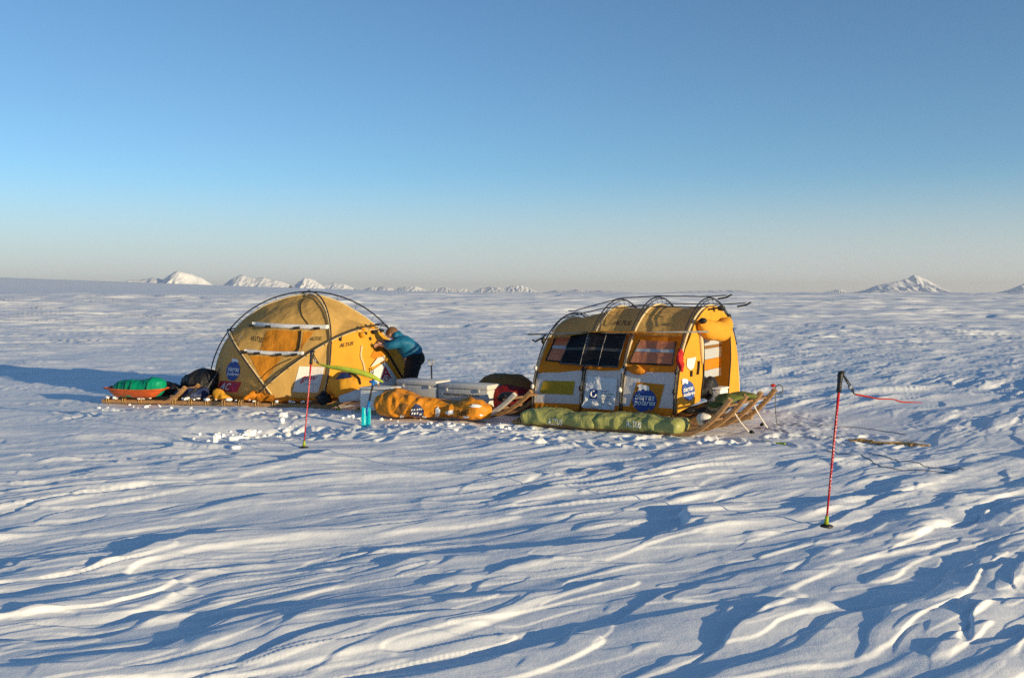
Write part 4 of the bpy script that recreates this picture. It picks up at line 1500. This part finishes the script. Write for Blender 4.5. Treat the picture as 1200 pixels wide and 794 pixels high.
o = obj('brown_tarp', lumpy([at(552, 462, 14.9), at(575, 456, 14.8), at(595, 455, 14.6), at(613, 458, 14.5), at(632, 462, 14.4)], [(0.2, 0.14), (0.3, 0.20), (0.32, 0.22), (0.28, 0.18), (0.2, 0.13)], 41, 70, 34, 0.06, 3.2, floor=0.05), BROWNTARP, loc=at(592, 470, 14.65))
tag(o, 'dark brown covered bundle in the shade between the pale cases and tunnel tent', 'bundle')
o = obj('red_bag', lumpy([at(566, 469, 14.35), at(590, 466, 14.25), at(612, 467, 14.15), at(626, 470, 14.1)], [(0.14, 0.12), (0.18, 0.16), (0.18, 0.16), (0.12, 0.12)], 43, 60, 30, 0.04, 4, floor=0.04), DKRED, loc=at(595, 475, 14.2))
tag(o, 'dark red bag lying against the brown bundle in the shade', 'bag')
o = obj('black_pouch', lumpy([at(583, 468, 13.7), at(596, 465, 13.7), at(608, 466, 13.7)], [(0.06, 0.05), (0.09, 0.07), (0.06, 0.05)], 45, 40, 20, 0.03, 6), BLACKCLOTH, loc=at(596, 470, 13.7))
tag(o, 'small black pouch on the middle sled tip before the dark red bag', 'bag')

# ------------------------------------------------------------------ bulging sack at the dome foot
pp = [(388, 455, 15.0), (404, 451, 14.85), (420, 452, 14.85), (434, 457, 14.95)]
m = lumpy([at(*q) for q in pp], [(0.16, 0.14), (0.20, 0.20), (0.20, 0.20), (0.14, 0.12)], 51, 70, 36, 0.045, 4.5, 0.8, floor=0.12, end=0.22)
sack = obj('orange_sack', m, GOLD, loc=at(410, 466, 14.9))
tag(sack, 'bulging golden sack with a navy print resting at the dome tent foot', 'sack')
S3 = Surf([m]); S3.Y = 14.8
pt = obj('print_patch', S3.poly([(393, 444.5), (401, 436.5), (408, 437), (413, 442), (404, 444)], 0.010, 3), NAVY, sack)
obj('strap', MB().tube([S3.hit(409, 438, 0.02), S3.hit(416, 439, 0.03), S3.hit(421, 444, 0.025), S3.hit(422, 450, 0.015)], 0.014, 6), BLACKCLOTH, sack)
o = obj('boot_bag', MB().ball(at(379, 466.5, 14.75), 0.11, 0.09, 0.085, 18, 12, nz=0.6, seed=2, nf=5), BLACKCLOTH, loc=at(379, 471, 14.75))
tag(o, 'small black lump of gear at the foot of the near dome pole', 'bag')
o = obj('rolled_mat', lumpy([at(398, 468, 14.55), at(415, 464, 14.5), at(431, 462, 14.45)], [(0.05, 0.05), (0.08, 0.075), (0.08, 0.075)], 53, 40, 20, 0.015, 6, end=0.06), WHITECLOTH, loc=at(415, 470, 14.5))
tag(o, 'white rolled mat lying below the golden sack', 'mat')
rope('lime_string', [gnd(390, 474, 0.10), gnd(396, 476, 0.05), gnd(399, 481, 0.02), gnd(395, 478, 0.04)], 0.012, LIMEPLAST, 'short lime cord dangling at the dome sled tip', n=40)

# ------------------------------------------------------------------ left cargo
def pulk():
    c = at(160, 470, 15.55)
    root = thing('pulk', 'orange red plastic pulk loaded with a green bag on the left sled', 'pulk', Vector((c.x, c.y, 0.11)))
    L, Wd, Hh = 0.47, 0.24, 0.13

    def fn(u, v):
        x = (u - 0.5) * 2; t = (v - 0.5) * 2
        taper = (1 - abs(x) ** 3.2 * 0.45)
        y = t * Wd * taper
        lift = max(0, abs(x) - 0.62) ** 1.5 * 0.50
        side = abs(t) ** 3.5 * Hh
        return Vector((c.x + x * L * (1 + 0.06 * abs(t)), c.y + y - x * 0.11, 0.115 + min(Hh, lift + side) + 0.02 * abs(x) ** 2))
    obj('shell', grid(fn, 40, 24), PULK, root)
    P = [fn(u, 0.0) for u in np.linspace(0, 1, 24)] + [fn(1, v) for v in np.linspace(0.1, 0.9, 8)] + [fn(u, 1.0) for u in np.linspace(1, 0, 24)] + [fn(0, v) for v in np.linspace(0.9, 0.1, 8)]
    obj('rim', MB().tube(P + [P[0]], 0.014, 6), PULK, root)
    return c


pc = pulk()
m = lumpy([at(133, 458, 15.62), at(150, 455, 15.58), at(170, 456, 15.54), at(183, 453.5, 15.5), at(191, 457, 15.46)], [(0.15, 0.10), (0.19, 0.14), (0.19, 0.14), (0.16, 0.16), (0.10, 0.10)], 61, 80, 34, 0.035, 4, 0.7, floor=0.13, end=0.16)
gb = obj('green_bag', m, GREENBAG, loc=at(162, 466, 15.55))
tag(gb, 'bright green duffel bag strapped with dark bands inside the orange pulk', 'bag')
S4 = Surf([m]); S4.Y = 15.4
for x in (139, 147, 153, 172):
    obj('strap', MB().tube(S4.line([(x + 1.5, 447.5), (x, 453), (x - 1, 461)], 0.004, 10), 0.014, 6), DKGREEN, gb)
obj('pocket', S4.quad([(174, 464), (180, 464), (180, 459), (174.5, 459)], 0.006, 4, 4), DKGREEN, gb)
o = obj('black_bag', lumpy([at(214, 452, 16.3), at(228, 448, 16.2), at(243, 447, 16.1), at(256, 449, 16.0)], [(0.16, 0.10), (0.24, 0.17), (0.26, 0.19), (0.2, 0.15)], 63, 60, 30, 0.07, 4.5, 0.9, floor=0.10), BLACKCLOTH, loc=at(235, 462, 16.1))
tag(o, 'big black bag heaped behind the left foot of the dome tent', 'bag')
o = obj('black_bag', lumpy([at(186, 456, 16.3), at(200, 455, 16.2), at(216, 458, 16.1)], [(0.10, 0.09), (0.16, 0.11), (0.14, 0.09)], 65, 50, 26, 0.06, 5.5, 0.9, floor=0.08), BLACKCLOTH, loc=at(200, 464, 16.2))
tag(o, 'low black bag between the green duffel and the big black bag', 'bag')
o = obj('black_bag', lumpy([at(203, 466, 15.75), at(218, 463, 15.7), at(233, 464, 15.65), at(241, 466, 15.6)], [(0.10, 0.07), (0.16, 0.10), (0.18, 0.12), (0.1, 0.08)], 67, 54, 26, 0.06, 6.5, 0.9, floor=0.11), NAVY, loc=at(220, 470, 15.7))
tag(o, 'crumpled navy black bag on the dome sled before the big black bag', 'bag')
o = obj('dark_ski', MB().sweep([at(207, 471.5, 15.45), at(218, 464, 15.4), at(231, 455, 15.35)], (0.2, 1, 0), 0.05, 0.03), BLACKPLAST, loc=at(207, 471, 15.45))
tag(o, 'dark flat bar slanting up across the navy black bag', 'bar')


# ------------------------------------------------------------------ person
def skin_mesh(verts, edges, radii, root_i=0, levels=2):
    me = bpy.data.meshes.new("skeleton")
    me.from_pydata([tuple(v) for v in verts], edges, [])
    o = bpy.data.objects.new("skeleton", me)
    COL.objects.link(o)
    md = o.modifiers.new("skin", 'SKIN'); md.use_smooth_shade = True
    for i, r in enumerate(radii):
        rr = r if isinstance(r, tuple) else (r, r)
        me.skin_vertices[0].data[i].radius = rr
        me.skin_vertices[0].data[i].use_root = (i == root_i)
    sb = o.modifiers.new("sub", 'SUBSURF'); sb.levels = levels; sb.render_levels = levels
    dg = bpy.context.evaluated_depsgraph_get(); dg.update()
    m2 = bpy.data.meshes.new_from_object(o.evaluated_get(dg))
    V = [v.co.copy() for v in m2.vertices]; Fc = [tuple(p.vertices) for p in m2.polygons]
    COL.objects.unlink(o); bpy.data.objects.remove(o); bpy.data.meshes.remove(me); bpy.data.meshes.remove(m2)
    return V, Fc


def person():
    Y = 16.05
    A = lambda x, y, dy=0.0: at(x, y, Y + dy)
    V, E, R = [], [], []

    def add(p, r, parent=None):
        V.append(Vector(p)); R.append(r)
        if parent is not None: E.append((parent, len(V) - 1))
        return len(V) - 1
    pel = add(A(484, 424), 0.12)
    wai = add(A(478, 413), 0.115, pel)
    che = add(A(470, 402), 0.135, wai)
    nec = add(A(464, 395.5), 0.055, che)
    h0 = add(A(460.8, 392.8), 0.060, nec)
    h1 = add(A(457.6, 390.6), 0.078, h0)
    h2 = add(A(454.8, 389.2), 0.062, h1)
    nose = add(A(453.5, 394.8), 0.014, h1)
    for dy in (-0.085, 0.085):
        add(A(458, 391.2, dy), 0.014, h1)
    hands = []
    for sgn in (-1, 1):
        sh = add(A(468, 400, sgn * 0.17), 0.062, che)
        el = add(A(459 if sgn < 0 else 457, 405.5 if sgn < 0 else 403, sgn * 0.22), 0.042, sh)
        wr = add(A(449, 404.5 if sgn < 0 else 401, sgn * 0.15), 0.028, el)
        pa = add(A(445.6, 403.8 if sgn < 0 else 400.2, sgn * 0.14), 0.030, wr)
        hands.append(pa)
        for k, (ox, oz, ll) in enumerate(((-0.5, -1.6, 4.2), (0, -0.5, 5.0), (0, 0.6, 5.2), (-0.4, 1.7, 4.4))):
            pb = V[pa]
            f1 = add(pb + Vector((-0.045, 0.006 * k - 0.01, -oz * 0.011)), 0.0095, pa)
            f2 = add(V[f1] + Vector((-0.034 * ll / 5, 0, -0.008 - oz * 0.003)), 0.0085, f1)
            add(V[f2] + Vector((-0.024 * ll / 5, 0, -0.016)), 0.0075, f2)
        t1 = add(V[pa] + Vector((-0.012, -0.012, 0.034)), 0.011, pa)
        add(V[t1] + Vector((-0.03, -0.004, 0.014)), 0.009, t1)
    legs = []
    for sgn in (-1, 1):
        hp = add(A(485, 428, sgn * 0.10), 0.085, pel)
        kn = add(A(481.5 + sgn * 1.5, 447, sgn * 0.11), 0.060, hp)
        an = add(A(485 + sgn * 2, 470, sgn * 0.11), 0.040, kn)
        V[an].z = 0.12
        to = add(V[an] + Vector((-0.17, 0, -0.07)), 0.036, an)
        legs.append((hp, kn, an, to))
    body = obj('person', skin_mesh(V, E, R, pel), SKIN, loc=Vector((V[pel].x, V[pel].y, 0.05)))
    tag(body, 'person in teal blue jacket and black trousers leaning into the dome tent door', 'person')
    # jacket
    jv, je, jr = [], [], []

    def ja(p, r, parent=None):
        jv.append(Vector(p)); jr.append(r)
        if parent is not None: je.append((parent, len(jv) - 1))
        return len(jv) - 1
    j0 = ja(A(489.5, 421.5), (0.165, 0.19)); j1 = ja(A(482, 412), (0.165, 0.19), j0); j2 = ja(A(474, 403.5), (0.165, 0.20), j1)
    j3 = ja(A(467, 398), (0.12, 0.15), j2); j4 = ja(A(463.6, 395.2), (0.085, 0.085), j3)
    for sgn in (-1, 1):
        a = ja(A(467.5, 400, sgn * 0.19), 0.085, j2)
        b = ja(A(459 if sgn < 0 else 457, 405.5 if sgn < 0 else 403, sgn * 0.23), 0.072, a)
        c = ja(A(449, 404.5 if sgn < 0 else 401, sgn * 0.155), 0.050, b)
    jk = skin_mesh(jv, je, jr, 0)
    jk = ([p + Vector((1, 1, 1)) * 0.012 * mnoise.noise(p * 9) for p in jk[0]], jk[1])
    obj('jacket', jk, JACKET, body)
    # collar and hood folded at the nape
    obj('hood', MB().ball(A(466.5, 394), 0.11, 0.13, 0.08, 18, 12, Matrix.Rotation(rad(35), 3, 'Y'), nz=0.25, seed=9, nf=5), JACKET, body)
    mb = MB()
    mb.ball(A(486, 420), 0.165, 0.185, 0.15, 22, 14, nz=0.10, seed=6, nf=6)
    for sgn, (hp, kn, an, to) in zip((-1, 1), legs):
        P = catmull([A(485.5, 421, sgn * 0.085), A(482.5, 434, sgn * 0.10), V[kn], (V[kn] + V[an]) / 2 + Vector((0.01, 0, 0)), V[an] + Vector((0, 0, 0.03))], 26)
        R = catmull([(r, 0, 0) for r in (0.135, 0.122, 0.094, 0.088, 0.078)], 26)
        P = [Vector(p) + Vector((0.006 * math.sin(i * 1.9), 0, 0)) for i, p in enumerate(P)]
        mb.tube(P, [float(r[0]) * (1 + 0.04 * math.sin(i * 2.3)) for i, r in enumerate(R)], 16)
    obj('trousers', mb, TROUSERS, body)
    for (hp, kn, an, to) in legs:
        obj('boot', MB().ball(V[an] + Vector((-0.06, 0, -0.045)), 0.15, 0.06, 0.07, 14, 10), BLACKPLAST, body)
    # hair and facial marks
    hc = (V[h1] + V[h0] * 0.3) / 1.3
    rot = Matrix.Rotation(rad(-25), 3, 'Y')
    obj('hair', MB().ball(V[h1] + Vector((0.022, 0, 0.022)), 0.098, 0.090, 0.086, 20, 14, rot, nz=0.16, seed=4, nf=8), HAIR, body)
    for dy in (-0.032, 0.032):
        obj('eye', MB().ball(V[h1] + Vector((-0.078, dy, -0.028)), 0.012, 0.012, 0.009, 8, 6), INKBLACK, body)
    obj('mouth', MB().ball(V[h1] + Vector((-0.045, 0, -0.092)), 0.008, 0.024, 0.006, 8, 6), INKRED, body)


person()


# ------------------------------------------------------------------ ski poles
def ski_pole(base, top, label, ribbon_side, strap_pts, red=POLERED, r=0.0088):
    base = Vector(base); top = Vector(top)
    base.z = hz(base.x, base.y)
    root = thing('ski_pole', label, 'ski pole', base, None)
    d = (top - base); L = d.length; d.normalize()
    obj('shaft', MB().tube([base - d * 0.10, base + d * L * 0.5, base + d * (L - 0.12)], [r * 0.8, r, r * 1.15], 10), red, root)
    # white flecks of print along the shaft
    side = d.cross(Vector((0, 1, 0))).normalized()
    fr = -(Vector((0, 1, 0)) - d * d.y).normalized()
    mb = MB()
    rnd = random.Random(len(label))
    for k in range(26):
        t = 0.22 + 0.56 * k / 26
        c = base + d * L * t
        w = rnd.uniform(0.15, 0.6)
        for a0 in (rnd.uniform(-0.6, 0.3),):
            seg = [c + (fr * math.cos(a) + side * math.sin(a)) * (r * 1.12) for a in (a0, a0 + w)]
            h = d * rnd.uniform(0.004, 0.014)
            mb.add([seg[0], seg[1], seg[1] + h, seg[0] + h], [(0, 1, 2, 3)])
    obj('shaft_print', mb, INKWHITE, root)
    g0 = base + d * (L - 0.14)
    obj('grip', MB().tube([g0, g0 + d * 0.01, g0 + d * 0.05, g0 + d * 0.10, g0 + d * 0.132, g0 + d * 0.15], [0.014, 0.019, 0.0165, 0.019, 0.021, 0.012], 12), BLACKPLAST, root)
    obj('grip_head', MB().ball(base + d * (L + 0.004) + Vector((0.008, 0, 0)), 0.028, 0.02, 0.014, 12, 8), BLACKPLAST, root)
    # basket and ferrule
    obj('basket', MB().add(*cone_disc(base + Vector((0, 0, 0.004)), 0.055, 0.018)), BLACKPLAST, root)
    obj('ferrule', MB().tube([base + d * 0.01, base + d * 0.05, base + d * 0.075], [0.018, 0.014, 0.012], 10), LIMEPLAST, root)
    # strap loop
    P = [Vector(p) for p in catmull(strap_pts, 16)]
    mb = MB().sweep(P, (0, 1, 0.1), 0.022, 0.006)
    Q = [p + Vector((0.014 * math.sin(math.pi * i / 15), 0.012, 0.006)) for i, p in enumerate(P)]
    mb.sweep(Q, (0, 1, 0.1), 0.022, 0.006)
    obj('strap', mb, BLACKCLOTH, root)
    obj('strap_buckle', MB().box(P[9], (0.010, 0, 0.006), (0, 0.015, 0), (-0.004, 0, 0.012), 0.003), INKGREY, root)
    return root


def cone_disc(c, r, h, n=20):
    V = [c + Vector((0, 0, h))]; Fc = []
    for k in range(n):
        a = 2 * math.pi * k / n
        rr = r * (1.0 if k % 2 else 0.86)
        V.append(c + Vector((rr * math.cos(a), rr * math.sin(a), 0)))
    for k in range(n):
        V.append(c + Vector((r * 0.8 * math.cos(2 * math.pi * k / n), r * 0.8 * math.sin(2 * math.pi * k / n), -0.012)))
    for k in range(n):
        k2 = (k + 1) % n
        Fc.append((0, 1 + k, 1 + k2)); Fc.append((1 + k, 1 + n + k, 1 + n + k2, 1 + k2))
    return V, Fc


bR = gndh(968, 616); YR = bR.y
ski_pole(bR, at(985, 437, YR), 'tall red ski pole standing alone in the right foreground with a thin red ribbon', 1,
         [at(987, 437.5, YR), at(992, 447, YR - 0.01), at(997, 455, YR - 0.01), at(1001, 461.5, YR)])
bL = gndh(356, 524); YL = bL.y
ski_pole(bL, at(365.5, 412, YL), 'red ski pole standing in front of the dome tent with a lime ribbon', 1,
         [at(366.5, 413, YL), at(367.5, 419, YL), at(370, 423, YL), at(373, 426, YL)])


def streamer(name, pts, widths, mat, label, twist=0.5, n=50):
    P = [Vector(p) for p in catmull(pts, n)]
    Wd = catmull([(w, 0, 0) for w in widths], n)
    V, Fc = [], []
    for i, p in enumerate(P):
        t = (P[min(i + 1, n - 1)] - P[max(i - 1, 0)]).normalized()
        up = (Vector((0, 0, 1)) - t * t.z).normalized()
        sd = t.cross(up)
        a = twist * math.sin(i / n * 5.5)
        d = up * math.cos(a) + sd * math.sin(a)
        for k in range(5):
            s_ = (k - 2) / 2
            V.append(p + d * (Wd[i][0] * 0.5 * s_) + sd * (0.012 * (1 - s_ * s_)))
    for i in range(n - 1):
        for k in range(4):
            Fc.append((i * 5 + k, i * 5 + k + 1, (i + 1) * 5 + k + 1, (i + 1) * 5 + k))
    o = obj(name, (V, Fc), mat, loc=pts[0])
    md = o.modifiers.new("thickness", 'SOLIDIFY'); md.thickness = 0.0015
    return tag(o, label, 'ribbon')


streamer('red_ribbon', [at(1001, 461.5, YR), at(1016, 464.5, YR + 0.05), at(1030, 467, YR + 0.10), at(1046, 467.5, YR + 0.2), at(1056, 470.5, YR + 0.3), at(1079, 471.5, YR + 0.45)],
         [0.008, 0.018, 0.014, 0.006, 0.018, 0.003], REDRIBBON, 'thin red ribbon streaming right from the strap of the foreground ski pole', 1.1)
streamer('lime_ribbon', [at(373, 426, YL), at(385, 429.5, YL - 0.05), at(400, 431.5, YL - 0.08), at(418, 435, YL - 0.1), at(434, 440, YL - 0.1), at(449, 447.5, YL - 0.08)],
         [0.012, 0.035, 0.055, 0.060, 0.055, 0.02], LIME, 'lime green ribbon streaming right in front of the dome tent', 0.35)


# ------------------------------------------------------------------ shovels
def shovel():
    b = gndh(429, 499); Y = b.y
    root = thing('snow_shovel', 'snow shovel with cyan blade and blue grip stuck in the snow by the white box', 'shovel', b)

    def fn(u, v):
        x = (u - 0.5) * 2
        w = 0.060 * (1 - 0.16 * (v > 0.85) * (v - 0.85) / 0.15)
        z = -0.05 + 0.29 * v + 0.012 * abs(x) ** 2 * (v > .9)
        rib = 0.004 * math.cos(x * math.pi * 2.0)
        y = -0.010 * abs(x) ** 2 + rib
        return b + Vector((x * w * 1.0, y - 0.02 + 0.05 * v, z))
    o = obj('blade', grid(fn, 20, 18), CYAN, root)
    md = o.modifiers.new("thickness", 'SOLIDIFY'); md.thickness = 0.004
    a = at(430.5, 481, Y + 0.03); c = at(433.5, 466, Y + 0.06); d = at(437.3, 449, Y + 0.10)
    obj('socket', MB().tube([a - Vector((0, 0, 0.07)), a, a.lerp(c, 0.75)], [0.020, 0.019, 0.016], 10), SHOVBLUE, root)
    obj('shaft', MB().tube([a.lerp(c, 0.7), d], 0.0135, 10), POLE, root)
    t = (d - a).normalized()
    sd = Vector((1, 0, 0)) - t * t.x
    obj('grip', MB().tube([d - t * 0.03, d + t * 0.01], [0.018, 0.022], 10).tube([d + t * 0.012 - sd * 0.055, d + t * 0.022, d + t * 0.012 + sd * 0.055], [0.016, 0.021, 0.016], 10), SHOVBLUE, root)


shovel()


def spade():
    b = at(507, 470, 15.0); b.z = 0.0
    root = thing('spade', 'dark spade with a D shaped grip standing behind the pale cases', 'shovel', b)
    t = at(505.5, 428, 15.0); top = at(504.8, 421.5, 15.0)
    obj('shaft', MB().tube([b, t], 0.012, 8), POLE, root)
    ax = (top - t); L = ax.length; ax.normalize(); sd = Vector((1, 0, 0)) - ax * ax.x
    ring = [t, t + ax * L * 0.35 - sd * 0.038, t + ax * L - sd * 0.042, t + ax * L + sd * 0.042, t + ax * L * 0.35 + sd * 0.038, t]
    obj('grip', MB().tube(ring, 0.011, 8), GREYPOLE, root)
    obj('blade', MB().box(b + Vector((0, 0, -0.03)), (0.10, 0, 0), (0, 0.008, 0), (0, 0, 0.12), 0.005), POLE, root)


spade()


# ------------------------------------------------------------------ broken snow
def chunk(p, sx, sy, sz, seed, label, group=None, rotz=0.0, lean=0.0):
    bm = bmesh.new()
    bmesh.ops.create_icosphere(bm, subdivisions=3, radius=1.0)
    rot = Matrix.Rotation(rotz, 3, 'Z') @ Matrix.Rotation(lean, 3, 'Y')
    for v in bm.verts:
        d = v.co.normalized()
        k = 1 + 0.38 * mnoise.noise(d * 1.5 + Vector((seed, seed * 2.3, 0))) + 0.14 * mnoise.noise(d * 4 + Vector((seed, 0, 0))) + 0.05 * mnoise.noise(d * 10 + Vector((seed, 0, 0)))
        # facet a little, as broken crust
        d2 = Vector([math.copysign(abs(c) ** 0.62, c) for c in d])
        v.co = rot @ Vector((d2.x * sx * k, d2.y * sy * k, d2.z * sz * k))
    bm.verts.index_update()
    V = [Vector(p) + v.co for v in bm.verts]; Fc = [tuple(v.index for v in f.verts) for f in bm.faces]
    bm.free()
    o = obj('snow_chunk', (V, Fc), M_LUMP, loc=p)
    return tag(o, label, 'snow chunk', group)


def gs(px, py, up=0.0):
    p = gndh(px, py); p.z += up
    return p


chunk(gs(252.5, 519.5, 0.05), 0.030, 0.03, 0.075, 1, 'upright narrow snow chunk standing in the dug hollow', lean=0.05)
chunk(gs(332, 488.5, 0.03), 0.058, 0.05, 0.04, 2, 'round bright snow chunk alone below the dome sled')
chunk(gs(276, 515.5, 0.02), 0.11, 0.06, 0.035, 3, 'long flat snow slab right of the upright chunk', rotz=0.2)
chunk(gs(293, 509, 0.03), 0.07, 0.05, 0.045, 4, 'blocky tan tinted snow chunk in the middle of the dug heap')
rnd = random.Random(11)
G = 'broken snow chunks dug up before the dome tent'
for k in range(38):
    if k < 26:
        x, y = rnd.gauss(282, 20), rnd.gauss(511, 5.5)
    else:
        x, y = rnd.uniform(326, 352), rnd.gauss(504, 5)
    s_ = rnd.choice([0.009, 0.012, 0.015, 0.018, 0.024, 0.034, 0.048])
    chunk(gs(x, y, s_ * 0.35), s_ * rnd.uniform(0.8, 1.5), s_ * rnd.uniform(0.7, 1.1), s_ * rnd.uniform(0.5, 0.9), 20 + k, 'small broken snow chunk in the dug patch before the dome tent', G, rnd.uniform(0, 3))
for k in range(70):
    seg = rnd.random()
    if seg < 0.35:
        x, y = rnd.uniform(400, 460), rnd.gauss(491, 4)
    elif seg < 0.75:
        x, y = rnd.uniform(460, 625), rnd.gauss(499, 3.5)
    else:
        x, y = rnd.uniform(110, 240), rnd.gauss(477, 2)
    PL = (('between the dome sled and the cyan shovel', 'snow crumbs by the shovel') if x < 460 and x >= 400 else
          ('below the orange tarpaulin bundle', 'snow crumbs below the tarpaulin') if x >= 460 else
          ('in front of the orange pulk', 'snow crumbs by the pulk'))
    s_ = rnd.choice([0.010, 0.013, 0.016, 0.022, 0.028])
    chunk(gs(x, y, s_ * 0.3), s_ * rnd.uniform(0.8, 1.5), s_, s_ * rnd.uniform(0.5, 0.9), 90 + k, 'small white snow crumb on the trodden snow ' + PL[0], PL[1], rnd.uniform(0, 3))
for (sled, n, back, nm_) in ((dome_sled, 24, 2.7, 'dome tent sled'), (mid_sled, 6, 1.8, 'tarpaulin sled'), (left_sled, 10, 1.05, 'pulk sled'), (big_sled, 3, 2.3, 'tunnel tent sled')):
    ee, ss, pth = sled[1], sled[2], sled[3]
    o0 = Vector(pth[0][0])
    for k in range(n):
        p = o0 - ee * rnd.uniform(0.02, back) + ss * rnd.uniform(-0.05, 0.08)
        s_ = rnd.choice([0.012, 0.016, 0.022, 0.034])
        p.z = 0.10 + s_ * 0.4
        chunk(p, s_ * rnd.uniform(0.9, 1.8), s_, s_ * rnd.uniform(0.6, 0.9), 300 + k, 'small snow lump caught on the front edge of the ' + nm_, 'snow lumps on the ' + nm_, rnd.uniform(0, 3))


# ------------------------------------------------------------------ air
def haze():
    x0, x1, y0, y1, z0, z1 = -15200, 15200, -15200, 15200, -8, 135
    mb = MB().add([(x0, y0, z0), (x1, y0, z0), (x1, y1, z0), (x0, y1, z0), (x0, y0, z1), (x1, y0, z1), (x1, y1, z1), (x0, y1, z1)],
                  [(3, 2, 1, 0), (4, 5, 6, 7), (0, 1, 5, 4), (1, 2, 6, 5), (2, 3, 7, 6), (3, 0, 4, 7)])
    m = bpy.data.materials.new("haze"); m.use_nodes = True
    nt = m.node_tree; nt.nodes.clear()
    out = nt.nodes.new("ShaderNodeOutputMaterial")
    v = nt.nodes.new("ShaderNodeVolumePrincipled")
    v.inputs['Density'].default_value = 6.5e-5
    v.inputs['Color'].default_value = (0.95, 0.93, 0.93, 1)
    v.inputs['Anisotropy'].default_value = 0.2
    nt.links.new(v.outputs[0], out.inputs['Volume'])
    o = obj('haze', mb, m, smooth=False)
    o['kind'] = 'stuff'


HAZE = True
if HAZE:
    haze()
